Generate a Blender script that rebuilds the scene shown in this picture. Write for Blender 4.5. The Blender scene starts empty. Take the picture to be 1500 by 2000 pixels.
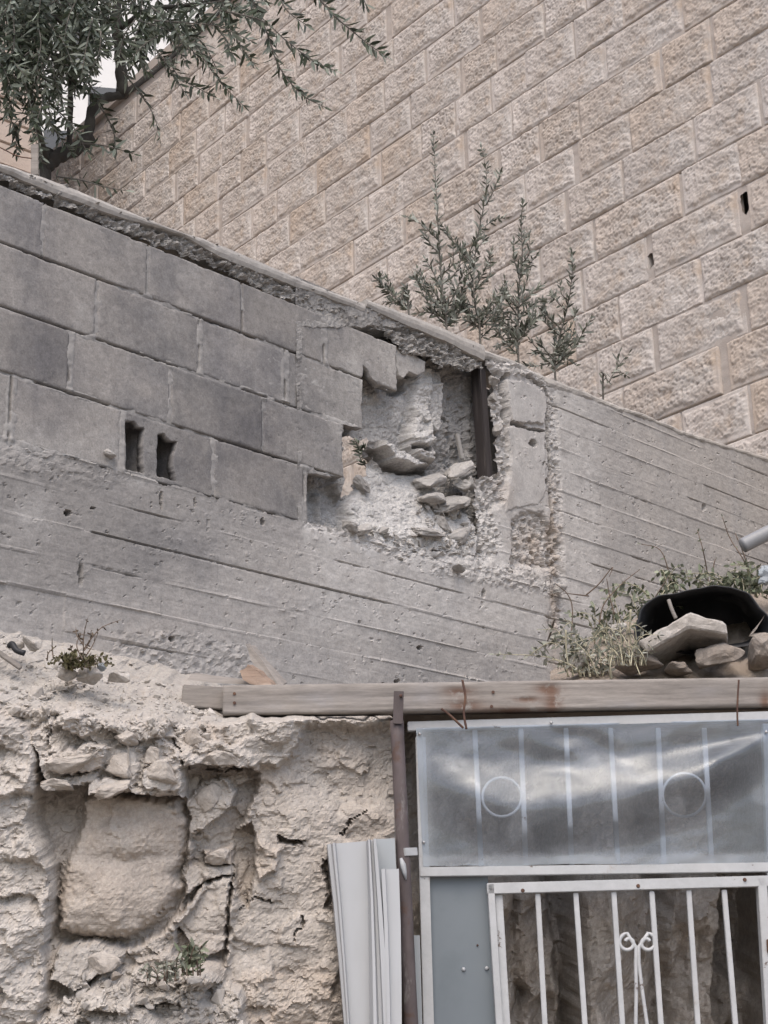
import bpy, bmesh, math, random
import numpy as np
from mathutils import Vector, Matrix, noise as mnoise
from mathutils import geometry as mgeo

random.seed(7)
scene = bpy.context.scene
COL = scene.collection

# ------------------------------------------------------------------ camera
FPX = 3200.0                      # focal length in pixels of the 1500x2000 photograph
ROLL = math.radians(1.5)
PITCH = math.atan(1020 * math.cos(ROLL) / FPX)
CAM = np.array([0.0, 0.0, 1.6])
FW = np.array([0, math.cos(PITCH), math.sin(PITCH)])
UP = np.array([0, -math.sin(PITCH), math.cos(PITCH)])
RT = np.array([1.0, 0, 0])
cd = bpy.data.cameras.new('camera')
cam = bpy.data.objects.new('camera', cd)
COL.objects.link(cam)
cd.sensor_fit = 'VERTICAL'
cd.sensor_height = 36.0
cd.sensor_width = 27.0
cd.lens = 36.0 * FPX / 2000.0
cd.clip_end = 3000
cd.clip_start = 0.05
xc = RT * math.cos(ROLL) - UP * math.sin(ROLL)
yc = RT * math.sin(ROLL) + UP * math.cos(ROLL)
zc = -FW
cam.matrix_world = Matrix(((xc[0], yc[0], zc[0], CAM[0]), (xc[1], yc[1], zc[1], CAM[1]), (xc[2], yc[2], zc[2], CAM[2]), (0, 0, 0, 1)))
scene.camera = cam

# ------------------------------------------------------------------ light
SUN_EL, SUN_AZ = math.radians(58), math.radians(184)   # azimuth from +Y clockwise: behind the camera
world = bpy.data.worlds.new('World')
scene.world = world
world.use_nodes = True
wn = world.node_tree.nodes
wl = world.node_tree.links
sky = wn.new('ShaderNodeTexSky')
sky.sky_type = 'NISHITA'
sky.sun_disc = False
sky.sun_elevation = SUN_EL
sky.sun_rotation = SUN_AZ
sky.air_density = 1.0
sky.dust_density = 4.0
sky.ozone_density = 1.0
bg = wn['Background']
bg.inputs['Strength'].default_value = 0.15
wl.new(sky.outputs[0], bg.inputs['Color'])
sl = bpy.data.lights.new('sun', 'SUN')
sl.energy = 0.7
sl.angle = math.radians(60)
sl.color = (1.0, 0.93, 0.85)
so = bpy.data.objects.new('sun', sl)
COL.objects.link(so)
sd = Vector((math.sin(SUN_AZ) * math.cos(SUN_EL), math.cos(SUN_AZ) * math.cos(SUN_EL), math.sin(SUN_EL)))
so.rotation_euler = sd.to_track_quat('Z', 'Y').to_euler()
so.location = (0, -5, 12)
vs = scene.view_settings
vs.view_transform = 'Standard'
vs.look = 'None'
vs.exposure = 0.80
vs.gamma = 1.0
scene.render.engine = 'CYCLES'
scene.cycles.max_bounces = 8
scene.cycles.transparent_max_bounces = 16
scene.cycles.use_denoising = True

# ------------------------------------------------------------------ pixel <-> place
def ray(x, y):
    x = np.asarray(x, float); y = np.asarray(y, float)
    a = x - 750; b = 1000 - y
    return (FW * FPX + RT * (a * math.cos(ROLL) + b * math.sin(ROLL))[..., None]
            + UP * (-a * math.sin(ROLL) + b * math.cos(ROLL))[..., None])
def at(x, y, Y):
    d = ray(x, y)
    if d.ndim > 1: return CAM + d * (Y / d[..., 1])[..., None]
    return CAM + d * (Y / d[1])
def proj(P):
    q = np.asarray(P, float) - CAM
    z = q @ FW
    a0 = q @ RT * FPX / z; b0 = q @ UP * FPX / z
    return 750 + a0 * math.cos(ROLL) - b0 * math.sin(ROLL), 1000 - (a0 * math.sin(ROLL) + b0 * math.cos(ROLL))

class Frame:
    """A vertical plane: u runs along it, z is height, n faces the camera."""
    def __init__(s, O, az):
        s.O = np.array([O[0], O[1], 0.0])
        s.u = np.array([math.sin(az), math.cos(az), 0.0])
        s.n = np.array([s.u[1], -s.u[0], 0.0])
    def hit(s, x, y):
        d = ray(x, y)
        t = ((s.O - CAM) @ s.n) / (d @ s.n)
        return CAM + d * np.asarray(t)[..., None]
    def uv(s, x, y):
        P = s.hit(x, y)
        return (P - s.O) @ s.u, P[..., 2]
    def poly(s, pts):
        a = np.array(pts, float)
        u, v = s.uv(a[:, 0], a[:, 1])
        return np.stack([u, v], 1)
    def pt(s, u, v, d=0.0):
        u = np.asarray(u, float); v = np.asarray(v, float); d = np.asarray(d, float)
        return s.O + u[..., None] * s.u + d[..., None] * s.n + v[..., None] * np.array([0, 0, 1.0])
    def px(s, u, v):
        return proj(s.pt(u, v))

WALL = Frame(at(0, 860, 4.7), math.radians(42.9))
STONE = Frame(at(1300, 441, 8.8), math.radians(180 - 38.5))
if STONE.n @ (CAM - STONE.O) < 0: STONE.n = -STONE.n
GATE = Frame(at(815, 1700, 4.78), math.radians(88.3))
ROCK = Frame(at(0, 2000, 4.28), math.radians(65))

# ------------------------------------------------------------------ numeric noise
def _h(i, j, s):
    n = (i.astype(np.int64) * 374761393 + j.astype(np.int64) * 668265263 + s * 1442695041) & 0xffffffff
    n = ((n ^ (n >> 13)) * 1274126177) & 0xffffffff
    n = (n ^ (n >> 16)) & 0xffffffff
    return n / 4294967295.0
def vnoise(x, y, s=0):
    xi = np.floor(x); yi = np.floor(y)
    fx = x - xi; fy = y - yi
    fx = fx * fx * fx * (fx * (fx * 6 - 15) + 10); fy = fy * fy * fy * (fy * (fy * 6 - 15) + 10)
    a = _h(xi, yi, s); b = _h(xi + 1, yi, s); c = _h(xi, yi + 1, s); d = _h(xi + 1, yi + 1, s)
    return (a + (b - a) * fx + (c - a) * fy + (a - b - c + d) * fx * fy) * 2 - 1
def fbm(x, y, o=4, s=0, g=0.5):
    r = 0; a = 1.0; t = 0
    for k in range(o):
        c, sn = math.cos(k * 0.7), math.sin(k * 0.7)
        r = r + a * vnoise((x * c - y * sn) * 2 ** k + 17.3 * k, (x * sn + y * c) * 2 ** k - 9.1 * k, s + k * 31); t += a; a *= g
    return r / t
def worley(x, y, s=0):
    xi = np.floor(x); yi = np.floor(y)
    f1 = np.full(x.shape, 9.0); f2 = np.full(x.shape, 9.0)
    ci = np.zeros(x.shape); cj = np.zeros(x.shape); dx = np.zeros(x.shape); dy = np.zeros(x.shape)
    for i in (-1, 0, 1):
        for j in (-1, 0, 1):
            a = xi + i; b = yi + j
            px_ = a + _h(a, b, s + 1) ; py_ = b + _h(a, b, s + 2)
            d = np.hypot(x - px_, y - py_)
            m = d < f1
            f2 = np.where(m, f1, np.minimum(f2, d))
            f1 = np.where(m, d, f1)
            ci = np.where(m, a, ci); cj = np.where(m, b, cj); dx = np.where(m, x - px_, dx); dy = np.where(m, y - py_, dy)
    return f1, f2, ci, cj, dx, dy
def facets(x, y, s=0, tilt=0.8, k=14.0):
    """tilted flat cells that meet along narrow soft creases"""
    xi = np.floor(x); yi = np.floor(y)
    W = np.zeros(x.shape); D = np.zeros(x.shape); f1 = np.full(x.shape, 9.0); f2 = np.full(x.shape, 9.0)
    for i in (-1, 0, 1):
        for j in (-1, 0, 1):
            a = xi + i; b = yi + j
            dx = x - a - _h(a, b, s + 1); dy = y - b - _h(a, b, s + 2)
            d = np.hypot(dx, dy)
            f2 = np.where(d < f1, f1, np.minimum(f2, d)); f1 = np.minimum(f1, d)
            w = np.exp(-k * d)
            D += w * (_h(a, b, s + 5) - 0.5 + (_h(a, b, s + 6) - 0.5) * 2 * tilt * dx + (_h(a, b, s + 7) - 0.5) * 2 * tilt * dy); W += w
    return D / (W + 1e-12), f2 - f1
def sstep(a, b, x):
    t = np.clip((x - a) / (b - a), 0, 1)
    return t * t * (3 - 2 * t)
def psdf(poly, u, v):
    """signed distance to a closed polygon, negative inside"""
    p = np.asarray(poly, float); n = len(p)
    d = np.full(u.shape, 1e9); ins = np.zeros(u.shape, bool)
    for i in range(n):
        a = p[i]; b = p[(i + 1) % n]
        e = b - a
        wx = u - a[0]; wy = v - a[1]
        t = np.clip((wx * e[0] + wy * e[1]) / max(e @ e, 1e-12), 0, 1)
        d = np.minimum(d, np.hypot(wx - e[0] * t, wy - e[1] * t))
        c = ((a[1] <= v) != (b[1] <= v))
        if abs(e[1]) > 1e-12:
            ins ^= c & (u < a[0] + (v - a[1]) / e[1] * e[0])
    return np.where(ins, -d, d)

# ------------------------------------------------------------------ objects
def mesh_np(name, V, F4=None, F3=None, smooth=True):
    me = bpy.data.meshes.new(name)
    V = np.asarray(V, np.float32).reshape(-1, 3)
    F4 = np.zeros((0, 4), np.int32) if F4 is None else np.asarray(F4, np.int32).reshape(-1, 4)
    F3 = np.zeros((0, 3), np.int32) if F3 is None else np.asarray(F3, np.int32).reshape(-1, 3)
    me.vertices.add(len(V)); me.vertices.foreach_set('co', V.ravel())
    me.loops.add(F4.size + F3.size)
    me.loops.foreach_set('vertex_index', np.concatenate([F4.ravel(), F3.ravel()]))
    me.polygons.add(len(F4) + len(F3))
    st = np.concatenate([np.arange(len(F4)) * 4, F4.size + np.arange(len(F3)) * 3]).astype(np.int32)
    me.polygons.foreach_set('loop_start', st)
    me.polygons.foreach_set('use_smooth', np.full(len(st), smooth))
    me.update(calc_edges=True)
    me.validate()
    return me
def attr(me, name, vals):
    a = me.attributes.new(name, 'FLOAT', 'POINT')
    a.data.foreach_set('value', np.asarray(vals, np.float32).ravel())
def obj(name, me, mat=None, parent=None, label=None, cat=None, group=None, kind=None):
    o = bpy.data.objects.new(name, me)
    COL.objects.link(o)
    if mat is not None and me is not None and len(me.materials) == 0:
        me.materials.append(mat)
    if parent is not None:
        o.parent = parent
        o.matrix_parent_inverse = parent_inv(parent)
    if label: o['label'] = label
    if cat: o['category'] = cat
    if group: o['group'] = group
    if kind: o['kind'] = kind
    return o
def parent_inv(p):
    m = Matrix.Translation(p.location)
    q = p.parent
    if q is not None: m = Matrix.Translation(Vector((0, 0, 0))) @ m
    return m.inverted()
def empty(name, loc, label, cat, group=None, kind=None):
    o = obj(name, None, None, None, label, cat, group, kind)
    o.empty_display_size = 0.1
    o.location = Vector([float(c) for c in loc])
    return o
def bm_mesh(name, bm, smooth=False):
    me = bpy.data.meshes.new(name)
    bm.to_mesh(me); bm.free()
    if smooth:
        me.polygons.foreach_set('use_smooth', np.full(len(me.polygons), True))
    return me

def grid_faces(nu, nv, keep=None):
    i = np.arange(nu - 1)[None, :] + np.arange(nv - 1)[:, None] * nu
    F = np.stack([i, i + 1, i + 1 + nu, i + nu], -1)
    if keep is not None: F = F[keep]
    return F.reshape(-1, 4)
def surf(name, fr, us, vs, depth, sdf=None, ddir=None, thick=None, smooth=True):
    """a relief sheet over plane fr; sdf<0 is kept, its border snapped to the outline"""
    U, V = np.meshgrid(us, vs)
    if sdf is not None:
        S = sdf(U, V)
        gu = np.gradient(S, us, axis=1); gv = np.gradient(S, vs, axis=0)
        h = max(us[1] - us[0], vs[1] - vs[0])
        Sc = (S[:-1, :-1] + S[1:, :-1] + S[:-1, 1:] + S[1:, 1:]) / 4
        keep = Sc < 0
        near = np.abs(S) < 1.1 * h
        vk = np.zeros(S.shape, int)
        for a, b in ((0, 0), (1, 0), (0, 1), (1, 1)):
            vk[a:S.shape[0] - 1 + a, b:S.shape[1] - 1 + b] += keep
        bd = near & (vk > 0) & (vk < 4)
        g2 = np.maximum(gu * gu + gv * gv, 0.2)
        U = np.where(bd, U - S * gu / g2, U); V = np.where(bd, V - S * gv / g2, V)
    else:
        keep = None
    D = depth(U, V)
    A = None
    if isinstance(D, tuple): D, A = D
    if ddir is None:
        P = fr.pt(U, V, D)
    else:
        P = fr.pt(U, V) + D[..., None] * np.asarray(ddir)
    nv, nu = U.shape
    F = grid_faces(nu, nv, keep)
    P = P.reshape(-1, 3)
    used = np.zeros(len(P), bool); used[F.ravel()] = True
    idx = np.cumsum(used) - 1
    # keep the face normal towards the camera
    F = idx[F]
    P2 = P[used]
    f0 = F[len(F) // 2]
    nrm = np.cross(P2[f0[1]] - P2[f0[0]], P2[f0[2]] - P2[f0[0]])
    if nrm @ (CAM - P2[f0[0]]) < 0: F = F[:, ::-1]
    A2 = None if A is None else {k: v.reshape(-1)[used] for k, v in A.items()}
    if thick:
        n = len(P2)
        Pb = P2 - fr.n * thick
        E = np.concatenate([F[:, [0, 1]], F[:, [1, 2]], F[:, [2, 3]], F[:, [3, 0]]])
        key = set(map(tuple, E.tolist()))
        bdE = np.array([e for e in E.tolist() if (e[1], e[0]) not in key])
        Fs = np.stack([bdE[:, 1], bdE[:, 0], bdE[:, 0] + n, bdE[:, 1] + n], 1)
        # jagged broken edge: own vertices so the rim stays crisp
        F = np.concatenate([F, F[:, ::-1] + n, Fs])
        P2 = np.concatenate([P2, Pb])
        if A2: A2 = {k: np.concatenate([v, v]) for k, v in A2.items()}
    me = mesh_np(name, P2, F4=F, smooth=smooth)
    if A2:
        for k, v in A2.items(): attr(me, k, v)
    return me

def box_between(P0, P1, side, w, d, name='bar', bev=0.0015, extra=0):
    """square bar from P0 to P1; side = in-plane direction of w, d = thickness across it"""
    P0 = Vector(P0); P1 = Vector(P1)
    ax = (P1 - P0); L = ax.length; ax.normalize()
    s = Vector(side); s = (s - ax * s.dot(ax)).normalized()
    t = ax.cross(s)
    bm = bmesh.new()
    vsx = []
    for k, P in ((0, P0), (1, P1)):
        for a, b in ((-1, -1), (1, -1), (1, 1), (-1, 1)):
            vsx.append(bm.verts.new(P + s * a * w / 2 + t * b * d / 2))
    bm.faces.new(vsx[0:4][::-1]); bm.faces.new(vsx[4:8])
    for i in range(4):
        j = (i + 1) % 4
        bm.faces.new((vsx[i], vsx[j], vsx[4 + j], vsx[4 + i]))
    if bev: bmesh.ops.bevel(bm, geom=bm.edges[:], offset=bev, segments=2, affect='EDGES')
    bmesh.ops.recalc_face_normals(bm, faces=bm.faces[:])
    return bm_mesh(name, bm)
def tube(pts, rad, n=8, name='tube', cap=True):
    pts = np.asarray(pts, float)
    rad = np.full(len(pts), rad) if np.isscalar(rad) else np.asarray(rad, float)
    T = np.gradient(pts, axis=0); T /= np.linalg.norm(T, axis=1)[:, None] + 1e-9
    ref = np.array([0.3, 0.2, 1.0]) if abs(T[0][2]) < 0.8 else np.array([1.0, 0.3, 0])
    V = []
    A = np.cross(T[0], ref); A /= np.linalg.norm(A)
    for k in range(len(pts)):
        A = A - T[k] * (A @ T[k]); A /= np.linalg.norm(A) + 1e-9
        B = np.cross(T[k], A)
        th = np.arange(n) / n * 2 * math.pi
        V.append(pts[k] + rad[k] * (np.cos(th)[:, None] * A + np.sin(th)[:, None] * B))
    V = np.concatenate(V)
    F = []
    for k in range(len(pts) - 1):
        for i in range(n):
            j = (i + 1) % n
            F.append((k * n + i, k * n + j, (k + 1) * n + j, (k + 1) * n + i))
    F3 = []
    if cap:
        V = np.concatenate([V, pts[:1], pts[-1:]])
        a = len(V) - 2; b = len(V) - 1; m = (len(pts) - 1) * n
        for i in range(n):
            j = (i + 1) % n
            F3.append((a, j, i)); F3.append((b, m + i, m + j))
    return V, np.array(F), np.array(F3).reshape(-1, 3)
def tube_mesh(pts, rad, n=8, name='tube'):
    V, F, F3 = tube(pts, rad, n)
    return mesh_np(name, V, F, F3)
def join_np(parts):
    V = []; F = []; T = []; o = 0
    for v, f, t in parts:
        V.append(v); F.append(np.asarray(f).reshape(-1, 4) + o); T.append(np.asarray(t).reshape(-1, 3) + o); o += len(v)
    return np.concatenate(V), np.concatenate(F), np.concatenate(T)
def curve_pts(ctrl, n=12):
    """Catmull-Rom through control points"""
    c = np.asarray(ctrl, float)
    c = np.concatenate([[2 * c[0] - c[1]], c, [2 * c[-1] - c[-2]]])
    out = []
    for i in range(1, len(c) - 2):
        for t in np.linspace(0, 1, n, endpoint=False):
            p0, p1, p2, p3 = c[i - 1], c[i], c[i + 1], c[i + 2]
            out.append(0.5 * ((2 * p1) + (-p0 + p2) * t + (2 * p0 - 5 * p1 + 4 * p2 - p3) * t * t + (-p0 + 3 * p1 - 3 * p2 + p3) * t ** 3))
    out.append(c[-2])
    return np.array(out)
def rock_bm(size, seed, npts=16, boxy=0.5, rough=0.04, cuts=3):
    rnd = random.Random(seed)
    bm = bmesh.new()
    for k in range(npts):
        v = Vector((rnd.gauss(0, 1), rnd.gauss(0, 1), rnd.gauss(0, 1))).normalized()
        m = max(abs(c) for c in v)
        v = v * (1 - boxy) + v / m * boxy * 0.85
        v *= rnd.uniform(0.86, 1.05)
        bm.verts.new(v)
    r = bmesh.ops.convex_hull(bm, input=bm.verts[:])
    bmesh.ops.delete(bm, geom=[g for g in r['geom_interior'] if isinstance(g, bmesh.types.BMVert)], context='VERTS')
    bmesh.ops.triangulate(bm, faces=bm.faces[:])
    bmesh.ops.bevel(bm, geom=bm.edges[:], offset=0.05, segments=1, affect='EDGES')
    bmesh.ops.triangulate(bm, faces=bm.faces[:])
    bmesh.ops.subdivide_edges(bm, edges=[e for e in bm.edges if e.calc_length() > 0.3], cuts=cuts, use_grid_fill=True)
    bmesh.ops.triangulate(bm, faces=bm.faces[:])
    sv = Vector((seed * 1.7, seed * 0.3, -seed))
    bm.normal_update()
    for v in bm.verts:
        q = v.co + sv
        v.co += v.normal * (mnoise.fractal(q * 2.2, 1.0, 2.0, 4) * rough * 2.2)
    for v in bm.verts:
        v.co = Vector((v.co.x * size[0] / 2, v.co.y * size[1] / 2, v.co.z * size[2] / 2))
    return bm
def rock_obj(name, size, loc, rot, seed, mat, label=None, cat=None, group=None, parent=None, **kw):
    me = bm_mesh(name, rock_bm(size, seed, **kw), smooth=False)
    M = Matrix.Translation(Vector([float(c) for c in loc])) @ Matrix.Rotation(rot[2], 4, 'Z') @ Matrix.Rotation(rot[1], 4, 'Y') @ Matrix.Rotation(rot[0], 4, 'X')
    if parent is not None:
        me.transform(M)
        return obj(name, me, mat, parent)
    o = obj(name, me, mat, None, label, cat, group)
    o.matrix_world = M
    return o

# ------------------------------------------------------------------ materials
class M:
    def __init__(s, name, base, rough=0.9, spec=0.3, metal=0.0, coord='Object'):
        s.m = bpy.data.materials.new(name); s.m.use_nodes = True
        s.nt = s.m.node_tree; s.N = s.nt.nodes; s.L = s.nt.links
        s.b = s.N['Principled BSDF']
        s.b.inputs['Roughness'].default_value = rough
        s.b.inputs['Specular IOR Level'].default_value = spec
        s.b.inputs['Metallic'].default_value = metal
        s.tc = s.N.new('ShaderNodeTexCoord').outputs[coord]
        r = s.N.new('ShaderNodeRGB'); r.outputs[0].default_value = (*base, 1)
        s.col = r.outputs[0]; s.bump_out = None
    def mapped(s, scale=None, rot=None):
        if scale is None and rot is None: return s.tc
        mp = s.N.new('ShaderNodeMapping')
        if scale is not None: mp.inputs['Scale'].default_value = scale
        if rot is not None: mp.inputs['Rotation'].default_value = rot
        s.L.new(s.tc, mp.inputs[0]); return mp.outputs[0]
    def noise(s, scale, detail=5, rough=0.6, dist=0.0, stretch=None, rot=None, kind='noise'):
        if kind == 'noise':
            n = s.N.new('ShaderNodeTexNoise'); n.inputs['Detail'].default_value = detail; n.inputs['Roughness'].default_value = rough; n.inputs['Distortion'].default_value = dist
            out = n.outputs['Fac']
        else:
            n = s.N.new('ShaderNodeTexVoronoi'); n.feature = kind
            out = n.outputs['Distance']
        n.inputs['Scale'].default_value = scale
        s.L.new(s.mapped(stretch, rot), n.inputs['Vector'])
        return out
    def ramp(s, src, lo, hi):
        r = s.N.new('ShaderNodeMapRange'); r.interpolation_type = 'SMOOTHSTEP'
        r.inputs['From Min'].default_value = lo; r.inputs['From Max'].default_value = hi
        s.L.new(src, r.inputs['Value']); return r.outputs[0]
    def mul(s, a, b, op='MULTIPLY'):
        m = s.N.new('ShaderNodeMath'); m.operation = op
        for k, q in enumerate((a, b)):
            if isinstance(q, (int, float)): m.inputs[k].default_value = q
            else: s.L.new(q, m.inputs[k])
        return m.outputs[0]
    def over(s, color, fac, blend='MIX'):
        m = s.N.new('ShaderNodeMix'); m.data_type = 'RGBA'; m.blend_type = blend
        if isinstance(fac, (int, float)): m.inputs[0].default_value = fac
        else: s.L.new(fac, m.inputs[0])
        s.L.new(s.col, m.inputs[6])
        if isinstance(color, tuple): m.inputs[7].default_value = (*color, 1)
        else: s.L.new(color, m.inputs[7])
        s.col = m.outputs[2]; return s
    def lay(s, color, scale, lo, hi, amt=1.0, **kw):
        return s.over(color, s.mul(s.ramp(s.noise(scale, **kw), lo, hi), amt))
    def attr(s, name, color, amt=1.0, brk=None):
        a = s.N.new('ShaderNodeAttribute'); a.attribute_name = name
        f = a.outputs['Fac']
        if brk: f = s.mul(f, s.ramp(s.noise(brk[0], detail=6, rough=0.7), brk[1], brk[2]))
        return s.over(color, s.mul(f, amt))
    def bump(s, scale, dist, strength=1.0, ramp=None, src=None, **kw):
        n = src if src is not None else s.noise(scale, **kw)
        if ramp: n = s.ramp(n, *ramp)
        b = s.N.new('ShaderNodeBump'); b.inputs['Distance'].default_value = dist; b.inputs['Strength'].default_value = strength
        s.L.new(n, b.inputs['Height'])
        if s.bump_out is not None: s.L.new(s.bump_out, b.inputs['Normal'])
        s.bump_out = b.outputs[0]; return s
    def rand(s, amt_v, hue=None, hue_amt=0.0, lo=0.5, hi=1.0):
        oi = s.N.new('ShaderNodeObjectInfo')
        hs = s.N.new('ShaderNodeHueSaturation')
        v = s.N.new('ShaderNodeMapRange'); v.inputs['To Min'].default_value = 1 - amt_v; v.inputs['To Max'].default_value = 1 + amt_v
        s.L.new(oi.outputs['Random'], v.inputs['Value']); s.L.new(v.outputs[0], hs.inputs['Value'])
        s.L.new(s.col, hs.inputs['Color']); s.col = hs.outputs[0]
        if hue:
            w = s.N.new('ShaderNodeTexWhiteNoise'); w.noise_dimensions = '1D'
            s.L.new(oi.outputs['Random'], w.inputs['W'])
            s.over(hue, s.mul(s.ramp(w.outputs['Value'], lo, hi), hue_amt))
        return s
    def grain(s, scale, amt, detail=9, rough=0.8, lo=0.34, hi=0.66, stretch=None):
        hs = s.N.new('ShaderNodeHueSaturation')
        v = s.N.new('ShaderNodeMapRange'); v.inputs['From Min'].default_value = lo; v.inputs['From Max'].default_value = hi
        v.inputs['To Min'].default_value = 1 - amt; v.inputs['To Max'].default_value = 1 + amt
        s.L.new(s.noise(scale, detail=detail, rough=rough, stretch=stretch), v.inputs['Value']); s.L.new(v.outputs[0], hs.inputs['Value'])
        s.L.new(s.col, hs.inputs['Color']); s.col = hs.outputs[0]
        return s
    def rough_noise(s, scale, lo, hi):
        r = s.N.new('ShaderNodeMapRange'); r.inputs['To Min'].default_value = lo; r.inputs['To Max'].default_value = hi
        s.L.new(s.noise(scale), r.inputs['Value']); s.L.new(r.outputs[0], s.b.inputs['Roughness']); return s
    def done(s):
        s.L.new(s.col, s.b.inputs['Base Color'])
        if s.bump_out is not None: s.L.new(s.bump_out, s.b.inputs['Normal'])
        return s.m

m_block = (M('block_concrete', (0.272, 0.256, 0.240), 0.96, 0.12)
    .lay((0.178, 0.173, 0.171), 2.4, 0.42, 0.62, 0.85, detail=8, rough=0.65)
    .lay((0.300, 0.288, 0.274), 4.5, 0.48, 0.68, 0.75, detail=9, rough=0.7)
    .lay((0.170, 0.165, 0.168), 4.0, 0.54, 0.72, 0.60, detail=5, stretch=(1.0, 1.0, 0.18))
    .attr('stain', (0.105, 0.104, 0.112), 0.80, (5, 0.28, 0.58))
    .attr('dust', (0.375, 0.358, 0.336), 0.85, (7, 0.25, 0.6))
    .lay((0.36, 0.35, 0.335), 14, 0.64, 0.78, 0.6, detail=9, rough=0.75)
    .lay((0.130, 0.125, 0.122), 120, 0.60, 0.74, 0.50, detail=3)
    .lay((0.36, 0.345, 0.325), 140, 0.64, 0.74, 0.45, detail=3)
    .rand(0.10)
    .grain(34, 0.22).grain(150, 0.16, 4)
    .bump(70, 0.0025, 0.5, detail=8, rough=0.8).bump(300, 0.0015, 0.6, detail=3)
    .done())
m_mortar = (M('mortar', (0.285, 0.274, 0.262), 0.96, 0.12)
    .lay((0.225, 0.217, 0.208), 6, 0.45, 0.7, 0.7, detail=8)
    .lay((0.345, 0.332, 0.316), 14, 0.55, 0.75, 0.6, detail=8)
    .attr('stain', (0.115, 0.116, 0.127), 0.50, (6, 0.32, 0.65))
    .attr('dust', (0.40, 0.388, 0.37), 0.75, (10, 0.25, 0.7))
    .grain(40, 0.20)
    .bump(70, 0.003, 0.6, detail=8, rough=0.75).done())
m_conc = (M('board_formed_concrete', (0.376, 0.357, 0.338), 0.94, 0.15)
    .lay((0.300, 0.293, 0.288), 1.5, 0.40, 0.66, 0.75, detail=8, rough=0.65)
    .lay((0.415, 0.397, 0.380), 3.0, 0.48, 0.70, 0.70, detail=9, rough=0.7, stretch=(1, 1, 2.0))
    .lay((0.315, 0.310, 0.312), 5, 0.52, 0.72, 0.55, detail=7, stretch=(1, 1, 0.4))
    .lay((0.330, 0.312, 0.295), 9, 0.50, 0.72, 0.22, detail=9, rough=0.72, stretch=(0.6, 0.6, 5))
    .attr('stain', (0.125, 0.128, 0.138), 0.80, (4, 0.32, 0.58))
    .attr('grey', (0.228, 0.217, 0.206), 0.85, (3, 0.05, 0.55))
    .attr('dust', (0.50, 0.485, 0.465), 0.85, (12, 0.2, 0.62))
    .attr('ochre', (0.375, 0.312, 0.258), 0.70, (14, 0.3, 0.62))
    .lay((0.46, 0.445, 0.425), 22, 0.64, 0.78, 0.5, detail=9, rough=0.75)
    .lay((0.200, 0.190, 0.180), 80, 0.66, 0.76, 0.50, detail=3)
    .grain(26, 0.16).grain(120, 0.14, 4)
    .bump(45, 0.002, 0.4, detail=9, rough=0.75).bump(190, 0.0012, 0.5, detail=4)
    .done())
m_coping = (M('coping_concrete', (0.365, 0.345, 0.320), 0.93, 0.18)
    .lay((0.27, 0.255, 0.24), 4, 0.45, 0.7, 0.7, detail=7)
    .lay((0.44, 0.42, 0.39), 18, 0.55, 0.75, 0.5, detail=6)
    .lay((0.16, 0.15, 0.14), 40, 0.66, 0.78, 0.5, detail=5)
    .grain(40, 0.20)
    .bump(50, 0.003, 0.5, detail=8).done())
m_crumb = (M('crumbled_concrete', (0.27, 0.26, 0.248), 0.97, 0.1)
    .lay((0.13, 0.122, 0.115), 9, 0.48, 0.68, 0.8, detail=8)
    .lay((0.36, 0.34, 0.31), 30, 0.55, 0.72, 0.8, detail=5)
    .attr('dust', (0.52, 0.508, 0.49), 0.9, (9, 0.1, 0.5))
    .grain(40, 0.24).grain(130, 0.18, 4)
    .bump(60, 0.004, 0.6, detail=8, rough=0.75).done())
m_stone = (M('tooled_limestone', (0.495, 0.455, 0.422), 0.93, 0.15)
    .rand(0.10, (0.430, 0.348, 0.275), 0.75, 0.50, 1.0)
    .lay((0.485, 0.462, 0.436), 1.7, 0.46, 0.64, 0.75, detail=7, rough=0.65)
    .lay((0.420, 0.322, 0.236), 2.6, 0.54, 0.70, 0.70, detail=8, rough=0.65)
    .lay((0.360, 0.318, 0.285), 6.0, 0.50, 0.72, 0.40, detail=8, rough=0.7)
    .lay((0.350, 0.305, 0.268), 0.9, 0.50, 0.68, 0.55, detail=8, rough=0.65, stretch=(1.6, 1.6, 0.5))
    .attr('pit', (0.300, 0.245, 0.203), 0.38)
    .lay((0.520, 0.490, 0.460), 34, 0.58, 0.76, 0.50, detail=6, rough=0.7)
    .lay((0.300, 0.250, 0.210), 70, 0.60, 0.74, 0.35, detail=4, rough=0.7)
    .grain(45, 0.10).grain(120, 0.07, 4)
    .bump(110, 0.003, 0.5, detail=6, rough=0.75)
    .done())
m_joint = (M('joint_mortar', (0.395, 0.352, 0.318), 0.95, 0.15)
    .lay((0.330, 0.290, 0.258), 3, 0.45, 0.7, 0.7, detail=6)
    .lay((0.440, 0.412, 0.385), 9, 0.50, 0.72, 0.7, detail=7)
    .bump(80, 0.003, 0.5, detail=6).done())
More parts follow.
